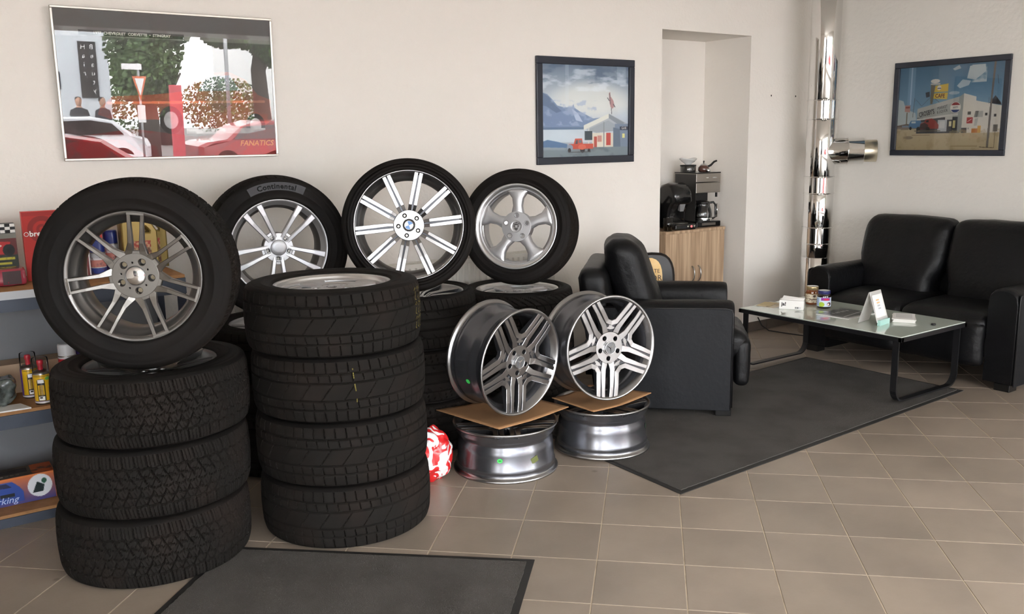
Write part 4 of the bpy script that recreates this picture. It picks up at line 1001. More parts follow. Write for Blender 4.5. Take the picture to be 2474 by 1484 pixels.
spray('spray_can', 'yellow and purple spray can with clear cap standing behind the other on the middle shelf', .432, 4.405, zm, .0345, .150, yart(), M_clear, .055, True, MATS['red_nozzle'], dome=.014, rz=.35)
a = Art(60, 60, (188, 30, 44)); a.rect(0, 0, 1, .06, (214, 214, 214)); a.rect(.42, .06, .46, 1, (222, 120, 130)); a.rect(.2, .7, .8, .8, (70, 16, 22))
spray('spray_can', 'red can with a white cap between the left wheel and its stack', .598, 4.45, zm, .0385, .172, a, mat('white_cap', rgb(214, 214, 216), .4), .042)
spray('spray_can', 'violet can half hidden behind the red can with the white cap', .668, 4.475, zm, .030, .150, Art(20, 20, (74, 58, 120)), mat('violet_cap', rgb(80, 60, 130), .4), .02)
o = carton('long_carton', 'long plain brown carton at the back of the middle shelf', 'box', -.30, .95, 4.515, 4.64, zm, .135, mat('tan_card', rgb(178, 152, 126), .85))
# crumpled dark film and paper
b = MB(); rbox_bm(b.bm, (.26, .15, .10), r=.04, n=26, wr=.022, wscale=15, seed=3); 
tag(b.build('crumpled_bag', mat('dark_film', rgb(52, 58, 56), .22, coat=.7, noise_col=(26, rgb(128, 136, 132), .8)), loc=(.235, 4.335, zm + .075)), 'crumpled dark grey plastic bag at the left end of the middle shelf', 'bag')
b = MB(); b.prism([(-.16, -.05), (.16, -.065), (.13, .03), (-.16, .05)], 0, .006); tag(b.build('paper_sheet', M_paper, loc=(.245, 4.262, zm + .0005)), 'white folded paper under the crumpled dark bag', 'paper')
# bottom shelf
q = empty('parking_kit_box', (.13, 4.375, zb + .0005), (0, 0, .0)); tag(q, 'long orange and blue carton with a printed blue car on the lowest shelf', 'box')
b = MB(); b.box(-.36, .345, -.07, .07, 0, .125, bev=.0015); b.build('carton', mat('orange_card', rgb(196, 106, 60), .5), q)
a = Art(200, 36, (150, 120, 150)); a.grad((206, 110, 60), (70, 66, 130)); a.rect(0, 0, 1, .05, (210, 120, 60)); a.fbm(10, 3, 5, .5, (230, 160, 150), .6, x1=.55)
a.poly([(.56, .9), (.57, .5), (.62, .2), (.68, .12), (.76, .12), (.80, .35), (.82, .55), (.82, .9)], (44, 72, 150)); a.poly([(.61, .3), (.66, .17), (.73, .17), (.76, .34)], (26, 34, 70)); a.ell(.63, .8, .035, .22, (30, 44, 90)); a.rect(.69, .55, .77, .68, (20, 24, 34)); a.ell(.52, .62, .035, .24, (226, 226, 230)); a.ell(.52, .62, .015, .12, (50, 60, 110))
a.ell(.915, .45, .07, .42, (224, 226, 232)); a.poly([(.87, .7), (.90, .3), (.94, .45), (.93, .7)], (24, 40, 44)); a.ell(.94, .3, .015, .1, (40, 90, 70))
on_face(q, a, .70, .123, face_mat((-.0075, -.0708, .0625), (1, 0, 0), (0, 0, 1)))
lettering('Parking', .042, mat('light_print', rgb(190, 204, 236), .6), q, face_mat((.13, -.0714, .026), (1, 0, 0), (0, 0, 1)), shear=.3)
a = Art(200, 40, (92, 80, 70)); a.rect(.88, 0, 1, 1, (190, 90, 44)); a.rect(.5, .3, .72, .55, (150, 132, 46)); a.rect(.7, .2, .86, .62, (40, 34, 34)); [a.rect(.52 + .03 * k, .72, .54 + .03 * k, .84, (180, 170, 160)) for k in range(10)]; a.ell(.42, .7, .05, .3, (190, 150, 130)); a.fbm(16, 5, 4, .55, (60, 54, 48), .7)
on_face(q, a, .70, .136, Matrix.Translation((-.0075, 0, .1258)))

# ---------------------------------------------------------------- radiator behind the tyres
M_rad = mat('radiator_enamel', rgb(214, 208, 198), .4)
rd = empty('radiator', (2.45, 4.74, .28)); tag(rd, 'cream ribbed panel radiator under the wall behind the standing wheels', 'radiator')
b = MB()
X0, X1 = -1.15, 1.17; n = int((X1 - X0) / .042)
for k in range(n):
    x = X0 + k * .042; pts = [(x, 0), (x + .008, -.010), (x + .030, -.010), (x + .038, 0), (x + .042, 0)]
    for i in range(4):
        (a0, b0), (a1, b1) = pts[i], pts[i + 1]; b.poly([(a0, b0 - .045, .02), (a1, b1 - .045, .02), (a1, b1 - .045, .575), (a0, b0 - .045, .575)])
b.box(X0, X1, -.044, -.036, .0, .59); b.build('front_panel', M_rad, rd)
b = MB(); b.box(X0, X1, .036, .044, 0, .59); b.build('rear_panel', M_rad, rd)
b = MB(); 
for k in range(int((X1 - X0) / .02)): x = X0 + .02 * k; b.box(x, x + .012, -.036, .036, .590, .595)
b.box(X0, X1, -.046, -.034, .588, .600); b.box(X0, X1, .034, .046, .588, .600); b.box(X0, X1, -.003, .003, .588, .598); b.build('top_grille', M_rad, rd)
b = MB(); b.box(X0 + .2, X0 + .24, .045, .097, .1, .5); b.box(X1 - .24, X1 - .2, .045, .097, .1, .5); b.build('wall_bracket', M_rad, rd)
# ---------------------------------------------------------------- plastic carrier bag
M_pb = bpy.data.materials.new('printed_carrier_film'); M_pb.use_nodes = True
n_ = M_pb.node_tree.nodes; p = n_['Principled BSDF']; p.inputs['Roughness'].default_value = .3; p.inputs['Coat Weight'].default_value = .4
tcn = n_.new('ShaderNodeTexCoord'); wv = n_.new('ShaderNodeTexNoise'); wv.inputs['Scale'].default_value = 9; wv.inputs['Detail'].default_value = 1; wv.inputs['Distortion'].default_value = 2.2
cr = n_.new('ShaderNodeValToRGB'); cr.color_ramp.elements[0].position = .495; cr.color_ramp.elements[0].color = (*rgb(206, 34, 38), 1); cr.color_ramp.elements[1].position = .515; cr.color_ramp.elements[1].color = (*rgb(232, 230, 230), 1)
M_pb.node_tree.links.new(tcn.outputs['Object'], wv.inputs['Vector']); M_pb.node_tree.links.new(wv.outputs[0], cr.inputs[0]); M_pb.node_tree.links.new(cr.outputs[0], p.inputs['Base Color'])
b = MB(); rbox_bm(b.bm, (.21, .16, .25), r=.07, n=34, wr=.016, wscale=15, seed=8, taper=lambda co: Vector((co.x * (1 - .9 * max(0, co.z) ** 1.3 * 3), co.y * (1 - 1.4 * max(0, co.z)), co.z if co.z > -.115 else -.122)))
o = b.build('carrier_bag', M_pb, loc=(2.005, 3.60, .1225)); tag(o, 'crumpled red and white plastic carrier bag beside the tall tyre stack', 'bag')
# ---------------------------------------------------------------- chimney pipe
M_pipe = mat('polished_stainless', rgb(222, 221, 219), .07, metal=1, bump=(2.2, .05, 1)); M_pin = mat('inner_pipe', rgb(196, 188, 168), .3, metal=1)
px_, py_, pr_ = 6.161, 4.507, .1148
pp = empty('chimney_pipe', (px_, py_, 0)); tag(pp, 'polished stainless steel chimney pipe with a side branch in the corner', 'pipe')
segs = [(0.0, .63), (.63, .805), (.805, 1.209), (1.209, 1.798), (1.798, 2.999)]
for z0, z1 in segs:
    b = MB(); b.lathe([(pr_ - .002, z0), (pr_, z0 + .003), (pr_, z1 - .003), (pr_ - .002, z1)], 72); b.build('pipe_section', M_pipe, pp)
for zc, hh in ((1.799, .145), (1.209, .130), (.805, .130)):
    b = MB(); b.lathe([(pr_ + .0012, zc - hh / 2), (pr_ + .0012, zc + hh / 2)], 72)
    for s in (-1, 1): 
        z = zc + s * hh / 2; b.lathe([(pr_ + .001, z - .005), (pr_ + .0055, z - .003), (pr_ + .0055, z + .003), (pr_ + .001, z + .005)], 72)
    cb = b.build('clamp_band', M_pipe, pp)
    for s in (-1, 1):
        z = zc + s * hh / 2; a = math.atan2(-.573 * 1, -.819 * 1) + .15; M = Matrix.Translation((math.cos(a) * (pr_ + .012), math.sin(a) * (pr_ + .012), z)) @ Matrix.Rotation(a, 4, 'Z')
        b = MB(); b.box(-.008, .014, -.004, .004, -.008, .008, bev=.001, M=M); b.box(-.004, .012, -.018, -.008, -.008, .008, bev=.001, M=M); b.box(-.004, .012, .008, .018, -.008, .008, bev=.001, M=M)
        b.tube([M @ Vector((.006, -.030, 0)), M @ Vector((.006, .030, 0))], .003, 8); b.build('clamp_bolt', M_steel, cb)
bd = Vector((.643, -.766, 0)).normalized(); Mb = Matrix.Identity(4); u_ = Vector((0, 0, 1)); r__ = u_.cross(bd)
for i in range(3): Mb[i][0] = r__[i]; Mb[i][1] = u_[i]; Mb[i][2] = bd[i]
Mb = Matrix.Translation((0, 0, 1.475)) @ Mb
b = MB(); br = .104; b.lathe([(br, .02), (br, .195), (br + .003, .198), (br + .003, .204), (br, .207), (br, .318), (br - .003, .321), (.085, .321)], 64, M=Mb); tee = b.build('branch', M_pipe, pp)
b = MB(); b.lathe([(.086, .30), (.086, .415), (.083, .417), (.081, .415), (.081, .3)], 56, M=Mb); b.lathe([(0, .36), (.081, .36)], 40, M=Mb); b.build('branch_spigot', M_pin, tee)
# ---------------------------------------------------------------- framed pictures
M_frame = mat('dark_blue_frame', rgb(38, 43, 54), .38, coat=.2); M_alu = mat('aluminium_frame', rgb(196, 192, 184), .3, metal=.85)
M_pglass = glass_mat('picture_glass', (1, 1, 1), 1.52); M_pglass2 = glass_mat('poster_glass', (.97, .97, .97), 1.85)
def picture(name, label, M, w, h, fw, fd, fm, art, glass, gz=.012):
    t = empty(name); tag(t, label, 'picture'); t.matrix_world = M
    for (x0, x1, y0, y1) in ((-w / 2, w / 2, h / 2 - fw, h / 2), (-w / 2, w / 2, -h / 2, -h / 2 + fw), (-w / 2, -w / 2 + fw, -h / 2 + fw, h / 2 - fw), (w / 2 - fw, w / 2, -h / 2 + fw, h / 2 - fw)):
        b = MB(); b.box(x0, x1, y0, y1, 0, fd, bev=min(.004, fw * .2)); b.build('frame_rail', fm, t)
    iw, ih = w - 2 * fw, h - 2 * fw
    b = MB(); b.box(-iw / 2, iw / 2, -ih / 2, ih / 2, .001, .004); b.build('backing', M_paper, t)
    o = link('print', art.mesh('print', iw, ih, M_vc), None, t); o.location = (0, 0, .0052)
    b = MB(); b.poly([(-iw / 2, -ih / 2, gz), (iw / 2, -ih / 2, gz), (iw / 2, ih / 2, gz), (-iw / 2, ih / 2, gz)]); b.build('glass_pane', glass, t, recalc=False)
    return t, iw, ih
def at(t, iw, ih, u, v, z=.0058): return Matrix.Translation(((u - .5) * iw, (.5 - v) * ih, z))
# big poster
A1 = Art(320, 215, (112, 108, 106)); A1.grad((96, 95, 96), (86, 82, 80), 0, .6); A1.rect(0, .115, 1, .175, (150, 148, 144)); A1.grad((90, 86, 84), (70, 60, 58), .6, 1)
A1.poly([(.0, .86), (.3, .80), (.6, .86), (1, .78), (1, 1), (0, 1)], (120, 44, 44))
A1.poly([(.16, .66), (.22, .575), (.40, .56), (.54, .535), (.60, .45), (.66, .40), (.78, .385), (.86, .44), (.92, .55), (.985, .585), (.99, .74), (.93, .80), (.60, .80), (.56, .74), (.20, .73), (.15, .70)], (158, 80, 64))
A1.poly([(.62, .53), (.67, .42), (.78, .41), (.83, .52)], (120, 128, 140)); A1.line(.2, .62, .95, .60, .012, (236, 130, 96)); A1.ell(.48, .74, .055, .10, (40, 36, 36)); A1.ell(.48, .74, .034, .062, (190, 190, 190)); A1.ell(.90, .78, .05, .09, (40, 36, 36)); A1.ell(.90, .78, .03, .055, (190, 190, 190)); A1.rect(.55, .80, .95, .84, (200, 198, 196))
A1.poly([(.0, .90), (.10, .86), (.26, .88), (.36, 1), (0, 1)], (150, 34, 36)); A1.poly([(.70, .97), (.86, .84), (1, .80), (1, 1), (.68, 1)], (140, 40, 34))
A1.fbm(10, 7, 3, .45, (96, 88, 86), .45)
pw, ph = 1.068, .722
Mp = face_mat((1.264, 4.822, 1.900), (1, 0, 0), (0, -math.sin(1.5 * D2R), math.cos(1.5 * D2R)))
t, iw, ih = picture('framed_poster', 'large glazed car poster in a thin silver frame, upper left, reflecting the street', Mp, pw, ph, .0115, .014, M_alu, A1, M_pglass2, gz=.0095)
t.location.y -= .012
b = MB(); b.box(-.235 * iw, .235 * iw, -.012, .012, 0, .0003); o = b.build('title_strip', mat('dark_strip', rgb(66, 64, 62), .6), t); o.matrix_local = at(t, iw, ih, .475 - .5 + .5 - .0, .150); o.location.x = -.165 * iw
lettering('1977  CHEVROLET  CORVETTE  •  STINGRAY', .0182, mat('cream_print', rgb(226, 222, 214), .6), t, at(t, iw, ih, .335, .150, .0062), bold=.0006)
lettering('FANATICS', .040, mat('gold_print', rgb(190, 160, 80), .5), t, at(t, iw, ih, .90, .915, .0062), shear=.2, bold=.0006)
# winter petrol station
A2 = Art(230, 185, (190, 200, 208)); A2.grad((118, 136, 156), (214, 220, 222), 0, .42); A2.grad((214, 220, 222), (196, 206, 216), .42, .62); A2.grad((196, 208, 218), (220, 226, 228), .62, .82); A2.grad((190, 198, 204), (120, 134, 142), .82, 1)
A2.ell(.55, .38, .5, .24, (226, 227, 222), .8, .7)
A2.fbm(5, 12, 5, .48, (96, 116, 140), .7, y1=.20); A2.fbm(6, 14, 9, .55, (230, 236, 240), .6, y1=.28); A2.rect(.26, 0, .30, .5, (220, 228, 234), .25); A2.rect(.86, .0, .97, .2, (200, 214, 224), .3)
A2.poly([(0, .30), (.06, .32), (.12, .38), (.17, .44), (.25, .46), (.34, .455), (.35, .42), (.36, .46), (.42, .50), (.50, .54), (.58, .58), (.66, .57), (.66, .70), (0, .70)], (134, 154, 184)); A2.poly([(0, .30), (.08, .35), (.15, .44), (.22, .50), (.16, .52), (.05, .45), (0, .44)], (112, 132, 160)); A2.poly([(.33, .47), (.40, .52), (.46, .62), (.38, .60)], (196, 208, 224)); A2.fbm(14, 18, 4, .54, (176, 190, 210), .7, y0=.38, y1=.66, x1=.62); A2.rect(0, .675, .6, .70, (110, 132, 158)); A2.rect(0, .70, .62, .84, (206, 216, 222))
A2.poly([(0, .83), (.06, .81), (.16, .83), (.28, .86), (.28, .90), (0, .89)], (96, 128, 164)); A2.poly([(.0, .92), (.3, .93), (.6, .90), (1, .90), (1, 1), (0, 1)], (136, 150, 156)); A2.fbm(9, 9, 7, .55, (96, 112, 118), .5, y0=.9)
A2.poly([(.47, .66), (.77, .53), (1, .64), (1, .82), (.82, .84), (.82, .70), (.47, .70)], (186, 192, 196)); A2.poly([(.47, .655), (.765, .525), (.765, .575), (.47, .71)], (228, 228, 218)); A2.poly([(.765, .525), (.96, .63), (.9, .66), (.765, .575)], (150, 158, 166)); A2.poly([(.50, .71), (.76, .60), (.86, .66), (.84, .72), (.62, .74)], (170, 178, 184))
A2.rect(.57, .74, .84, .90, (226, 222, 206)); A2.rect(.84, .64, 1, .90, (136, 152, 172)); A2.poly([(.82, .68), (.90, .70), (.91, .9), (.82, .9)], (112, 128, 146)); A2.rect(.90, .67, 1, .71, (60, 70, 88)); A2.rect(.93, .75, .96, .80, (232, 226, 150)); A2.rect(.52, .68, .535, .86, (214, 214, 210)); A2.rect(.70, .62, .712, .90, (150, 156, 160)); A2.rect(.735, .74, .79, .88, (196, 84, 76)); A2.rect(.59, .78, .625, .90, (190, 90, 80)); A2.rect(.48, .72, .57, .82, (70, 84, 92)); A2.rect(.63, .77, .68, .84, (200, 150, 140)); A2.line(.80, .53, .795, .45, .006, (70, 76, 84))
A2.poly([(.765, .30), (.78, .28), (.785, .33), (.82, .38), (.835, .44), (.81, .47), (.785, .45), (.77, .38)], (188, 150, 150)); A2.line(.775, .30, .785, .42, .006, (90, 96, 104)); A2.line(.75, .35, .77, .38, .008, (90, 96, 104)); A2.line(.82, .42, .84, .45, .008, (80, 86, 94))
A2.rect(.30, .86, .58, .915, (206, 92, 74)); A2.poly([(.35, .87), (.37, .80), (.45, .80), (.46, .87)], (208, 96, 78)); A2.poly([(.37, .86), (.385, .815), (.40, .815), (.40, .86)], (90, 96, 104)); A2.rect(.41, .815, .445, .85, (120, 124, 128)); A2.ell(.31, .90, .035, .035, (150, 162, 178)); A2.ell(.305, .93, .018, .025, (44, 44, 48)); A2.ell(.455, .925, .028, .035, (44, 44, 48)); A2.ell(.53, .935, .016, .02, (44, 44, 48)); A2.rect(.30, .945, .55, .955, (80, 84, 88)); A2.ell(.45, .895, .045, .03, (222, 118, 96))
M2 = face_mat((4.010, 4.838, 1.790), (1, 0, 0), (0, 0, 1))
t, iw, ih = picture('framed_picture', 'dark framed painting of a snowy petrol station with a red pickup', M2, .862, .706, .048, .022, M_frame, A2, M_pglass)
lettering('GAR', .024, MATS['cream_print'], t, at(t, iw, ih, .95, .69))
# desert cafe
A3 = Art(250, 195, (90, 130, 160)); A3.grad((84, 124, 152), (120, 158, 184), 0, .45); A3.grad((120, 158, 184), (176, 200, 210), .45, .72); A3.grad((196, 184, 156), (186, 172, 138), .72, 1)
A3.fbm(7, 9, 12, .42, (206, 214, 214), .9, x0=.70, x1=.84, y0=.02, y1=.22); A3.poly([(.68, .03), (.82, .02), (.83, .10), (.74, .19), (.66, .17)], (196, 206, 208)); A3.poly([(.57, .25), (.62, .18), (.70, .2), (.68, .25), (.60, .28)], (186, 200, 206)); A3.poly([(.52, .05), (.58, .01), (.60, .05), (.54, .07)], (180, 194, 200)); A3.ell(.55, .33, .05, .02, (170, 190, 200)); A3.poly([(0, .38), (.05, .40), (.08, .50), (.18, .55), (.2, .70), (0, .70)], (196, 206, 206), .9); A3.rect(.09, .0, .16, .5, (150, 184, 210), .45); A3.rect(.115, .0, .13, .45, (220, 232, 240), .5)
A3.poly([(0, .70), (.1, .68), (.2, .70), (.2, .74), (0, .74)], (110, 96, 90)); A3.rect(.0, .72, .25, .735, (150, 140, 130))
A3.poly([(.20, .54), (.62, .40), (.63, .54), (.60, .61), (.20, .64)], (168, 172, 168)); A3.poly([(.20, .50), (.62, .37), (.63, .42), (.20, .55)], (186, 188, 182)); A3.rect(.20, .61, .62, .80, (60, 64, 70)); A3.poly([(.20, .62), (.62, .565), (.62, .59), (.20, .645)], (206, 206, 200)); A3.rect(.41, .64, .50, .78, (186, 190, 194)); A3.rect(.43, .66, .48, .74, (206, 208, 208)); A3.rect(.52, .66, .545, .72, (220, 214, 180)); A3.rect(.555, .65, .58, .74, (206, 196, 140)); A3.rect(.22, .66, .4, .68, (120, 120, 120)); A3.rect(.48, .60, .55, .64, (196, 196, 190))
A3.poly([(.60, .38), (.645, .34), (.66, .78), (.60, .80)], (160, 164, 160)); A3.poly([(.645, .34), (.76, .385), (.76, .43), (1, .50), (1, .80), (.64, .80)], (218, 214, 204)); A3.poly([(.64, .74), (.69, .74), (.69, .80), (.64, .80)], (80, 82, 84))
A3.rect(.69, .555, .72, .59, (70, 68, 66)); A3.rect(.77, .55, .83, .62, (176, 176, 168)); A3.poly([(.76, .55), (.79, .55), (.78, .62), (.75, .62)], (120, 120, 116)); A3.rect(.85, .575, .87, .605, (70, 68, 66)); A3.rect(.93, .59, .95, .62, (70, 68, 66)); A3.rect(.685, .62, .74, .69, (176, 52, 54)); A3.line(.695, .67, .73, .64, .006, (226, 200, 196)); A3.rect(.70, .74, .71, .76, (150, 150, 150)); A3.poly([(.76, .64), (.79, .63), (.78, .72), (.755, .72)], (186, 186, 180)); A3.rect(.735, .75, .80, .80, (196, 130, 70)); A3.rect(.79, .72, .82, .80, (214, 170, 90))
A3.poly([(.90, .43), (.93, .38), (.98, .46), (.99, .49), (.88, .465)], (60, 60, 64)); A3.line(.875, .47, .875, .40, .004, (70, 70, 72)); A3.line(.935, .15, .95, .25, .003, (60, 62, 66)); A3.poly([(.898, .0), (.916, .0), (.905, .45), (.90, .97), (.88, .97), (.885, .6)], (120, 112, 104)); A3.rect(.93, .71, .97, .79, (120, 116, 110)); A3.line(.95, .79, .95, .97, .006, (110, 96, 84)); A3.line(.82, .965, .95, .975, .005, (90, 76, 60))
A3.poly([(.365, .235), (.49, .215), (.49, .31), (.355, .31)], (214, 186, 76)); A3.poly([(.35, .325), (.49, .32), (.485, .40), (.345, .385)], (218, 190, 74)); A3.ell(.402, .262, .02, .028, (224, 222, 214)); A3.rect(.385, .262, .42, .272, (60, 70, 110)); A3.ell(.36, .18, .045, .025, (220, 218, 210)); A3.rect(.315, .205, .41, .222, (196, 194, 188)); A3.poly([(.32, .22), (.36, .23), (.355, .33), (.345, .45), (.325, .45), (.32, .35)], (116, 112, 96)); A3.poly([(.27, .31), (.31, .30), (.315, .36), (.28, .37)], (60, 66, 74)); A3.line(.35, .39, .34, .42, .004, (90, 90, 90)); A3.line(.37, .39, .41, .43, .004, (90, 90, 90)); A3.line(.18, .39, .24, .47, .003, (90, 100, 110)); A3.line(.24, .47, .32, .37, .003, (90, 100, 110)); A3.line(.165, .37, .155, .60, .004, (90, 92, 92))
A3.poly([(.07, .455), (.125, .455), (.125, .54), (.07, .53)], (190, 150, 140)); A3.rect(.075, .47, .12, .49, (150, 80, 76)); A3.rect(.09, .54, .10, .70, (120, 110, 90))
A3.poly([(.12, .69), (.14, .64), (.24, .64), (.25, .70), (.24, .735), (.12, .73)], (84, 130, 170)); A3.rect(.145, .65, .19, .675, (200, 210, 212)); A3.ell(.14, .735, .012, .02, (30, 32, 36)); A3.rect(.05, .70, .12, .72, (130, 150, 170))
A3.poly([(.23, .73), (.24, .68), (.275, .665), (.29, .63), (.35, .62), (.39, .65), (.42, .70), (.42, .745), (.24, .75)], (150, 56, 52)); A3.poly([(.23, .74), (.24, .69), (.28, .67), (.32, .70), (.30, .75)], (60, 40, 44)); A3.poly([(.29, .665), (.30, .64), (.32, .64), (.32, .665)], (30, 34, 40)); A3.ell(.22, .745, .018, .028, (28, 28, 32)); A3.ell(.315, .75, .02, .03, (28, 28, 32)); A3.rect(.18, .765, .44, .775, (110, 100, 86)); A3.rect(.04, .745, .12, .752, (110, 100, 86)); A3.line(.16, .82, .34, .82, .006, (150, 130, 104)); A3.ell(.12, .85, .05, .02, (140, 128, 110)); A3.fbm(20, 16, 3, .56, (170, 152, 118), .6, y0=.76); A3.rect(.55, .95, .8, .96, (150, 130, 96))
M3 = face_mat((RX - .002, 3.700, 1.788), (0, -1, 0), (0, 0, 1))
t, iw, ih = picture('framed_picture', 'dark framed painting of a desert cafe and market under blue sky', M3, .885, .704, .042, .022, M_frame, A3, M_pglass)
M_dk = mat('dark_print', rgb(58, 58, 60), .6)
def persp(txt, size, u0, v0, u1, v1, m, **k):
    me = text_mesh(txt, size, **k); me.materials.append(m); o = link('lettering', me, None, t); a = math.atan2((v0 - v1) * ih, (u1 - u0) * iw)
    o.matrix_local = at(t, iw, ih, (u0 + u1) / 2, (v0 + v1) / 2, .006) @ Matrix.Rotation(a, 4, 'Z'); return o
persp("CROSBY'S", .050, .215, .580, .375, .537, M_dk, sx=.56, bold=.001); persp('MARKET', .032, .395, .508, .50, .482, M_dk, sx=.66); persp('& LIQUOR', .030, .395, .553, .50, .530, M_dk, sx=.60)
persp('CAFE', .040, .36, .355, .47, .36, mat('brown_print', rgb(110, 60, 30), .6), sx=.8, bold=.001)
for (rr_, mm, zz) in ((.040, MATS['cream_print'], .0059),):
    b = MB(); b.lathe([(0, 0), (rr_, 0)], 32); o = b.build('emblem_disc', mm, t); o.matrix_local = at(t, iw, ih, .572, .50, zz)
for sg, mm in ((1, mat('sign_red', rgb(150, 60, 62), .6)), (-1, mat('sign_blue', rgb(54, 74, 124), .6))):
    b = MB(); pts = [(.037 * math.cos(a), sg * .037 * math.sin(a)) for a in [.45 + (PI - .9) * k / 12 for k in range(13)]] ; b.prism(pts, 0, .0003); o = b.build('emblem_segment', mm, t); o.matrix_local = at(t, iw, ih, .572, .50, .0061)
persp('PEPSI', .017, .55, .505, .595, .495, M_dk)
# small holes in the plaster, black discs stand in for their dark inside
for x, z in ((5.944, 1.922), (6.25, 1.921)):
    b = MB(); b.lathe([(0, .0), (.006, .0), (.0075, .0012)], 12, M=face_mat((x, BY - .0012, z), (1, 0, 0), (0, 0, 1))); tag(b.build('wall_hole', M_black), 'small dark hole in the plaster %s' % ('left of the pipe clamp' if x > 6 else 'halfway between niche and pipe'), 'hole')

# ---------------------------------------------------------------- cabinet in the niche
M_wood = bpy.data.materials.new('sonoma_oak'); M_wood.use_nodes = True; n_ = M_wood.node_tree.nodes; L_ = M_wood.node_tree.links; p = n_['Principled BSDF']; p.inputs['Roughness'].default_value = .5
tcn = n_.new('ShaderNodeTexCoord'); mp_ = n_.new('ShaderNodeMapping'); mp_.inputs['Scale'].default_value = (34, 34, 1.4); nz_ = n_.new('ShaderNodeTexNoise'); nz_.inputs['Scale'].default_value = 1.0; nz_.inputs['Detail'].default_value = 6; nz_.inputs['Distortion'].default_value = .5
cr = n_.new('ShaderNodeValToRGB'); cr.color_ramp.elements[0].position = .32; cr.color_ramp.elements[0].color = (*rgb(150, 122, 96), 1); cr.color_ramp.elements[1].position = .66; cr.color_ramp.elements[1].color = (*rgb(198, 170, 140), 1)
L_.new(tcn.outputs['Object'], mp_.inputs[0]); L_.new(mp_.outputs[0], nz_.inputs['Vector']); L_.new(nz_.outputs[0], cr.inputs[0]); L_.new(cr.outputs[0], p.inputs['Base Color'])
cx0, cx1, cy0, cy1, ch_ = 4.848, 5.508, 4.90, 5.29, .893
cb = empty('cabinet', (cx0, cy0, 0)); tag(cb, 'light oak two-door cabinet standing in the wall niche', 'cabinet'); w_, d_ = cx1 - cx0, cy1 - cy0
b = MB(); b.box(0, .016, .018, d_, .06, ch_ - .022); b.box(w_ - .016, w_, .018, d_, .06, ch_ - .022); b.box(.016, w_ - .016, .018, d_, .06, .078); b.box(.016, w_ - .016, d_ - .008, d_, .078, ch_ - .022); b.box(0.02, w_ - .02, .05, d_, 0, .06); b.build('body', M_wood, cb)
b = MB(); b.box(-.004, w_ + .004, -.004, d_, ch_ - .022, ch_, bev=.0015); b.build('top', M_wood, cb)
for k in (0, 1):
    b = MB(); b.box(-w_ / 4 + .0015, w_ / 4 - .0015, 0, .017, -.405, .403, bev=.001); dr = b.build('door', M_wood, cb, loc=(w_ / 4 + k * w_ / 2, 0, .467))
    hx = (w_ / 4 - .035) * (1 if k == 0 else -1); b = MB(); b.tube([(hx, .0, .015), (hx, -.012, .02), (hx, -.026, .045), (hx, -.030, .075), (hx, -.026, .105), (hx, -.012, .13), (hx, 0, .135)], .0055, 10); b.build('handle', mat('satin_nickel', rgb(170, 168, 165), .3, metal=1), dr)
# filter machine with grinder
M_ss = mat('brushed_steel', rgb(168, 162, 154), .32, metal=1); M_bp = mat('gloss_black_plastic', rgb(20, 20, 21), .22, coat=.4)
fm_ = empty('filter_coffee_machine', (5.395, 5.085, ch_ + .0005), (0, 0, -6 * D2R)); tag(fm_, 'tall steel and black filter coffee machine with glass pot, right on the oak cabinet', 'coffee machine')
b = MB(); b.box(-.125, .125, -.13, .15, 0, .045, bev=.006); b.box(-.115, .115, .02, .15, .045, .27, bev=.004); b.build('base', M_bp, fm_)
b = MB(); b.box(-.125, .125, -.115, .15, .272, .352, bev=.003); b.build('lower_housing', M_ss, fm_)
b = MB(); b.box(-.125, .125, -.115, .15, .357, .425, bev=.003); up_ = b.build('upper_housing', M_ss, fm_); b = MB(); b.box(-.127, .127, -.117, .152, .425, .433, bev=.002); b.build('lid', M_bp, fm_)
b = MB(); b.box(-.1255, -.1245, -.11, .145, .05, .42); b.build('side_panel', mat('dark_side', rgb(52, 50, 48), .4), fm_)
for x in (-.02, -.005, .05, .065, .08):
    b = MB(); b.lathe([(0, .002), (.004, .002), (.005, 0)], 12, M=face_mat((x, -.1155, .39), (1, 0, 0), (0, 0, 1))); b.build('button', M_chrome, up_)
b = MB(); b.box(-.07, .07, -.1308, -.130, .014, .034); b.build('nameplate', M_ss, fm_)
b = MB(); b.box(.085, .1, -.11, -.10, .235, .27); b.build('drip_lever', M_bp, fm_)
ptm = Matrix.Translation((0, -.055, .047)); b = MB(); b.lathe([(.0, 0), (.06, 0), (.07, .012), (.074, .045), (.068, .085), (.055, .12), (.056, .135)], 40, M=ptm); pot = b.build('glass_pot', glass_mat('pot_glass', (.75, .75, .75), 1.6), fm_)
b = MB(); b.lathe([(.0735, .005), (.0745, .014), (.0735, .024)], 40, M=ptm); b.build('pot_band', M_chrome, pot)
b = MB(); b.lathe([(.0, .135), (.057, .135), (.058, .15), (.03, .16), (0, .16)], 32, M=ptm); b.build('pot_lid', M_bp, pot); b = MB(); b.tube([(.055, -.055, .185), (.10, -.065, .19), (.118, -.07, .17), (.122, -.07, .07), (.10, -.065, .06), (.07, -.058, .065)], .009, 8); b.build('pot_handle', M_bp, pot)
b = MB(); b.tube([(.1325, -.073, .18), (.1345, -.073, .07)], .005, 8); b.build('handle_trim', M_chrome, pot)
b = MB(); b.lathe([(0, .048), (.064, .048)], 32, M=Matrix.Translation((0, -.055, 0))); b.build('hot_plate', M_steel, fm_)
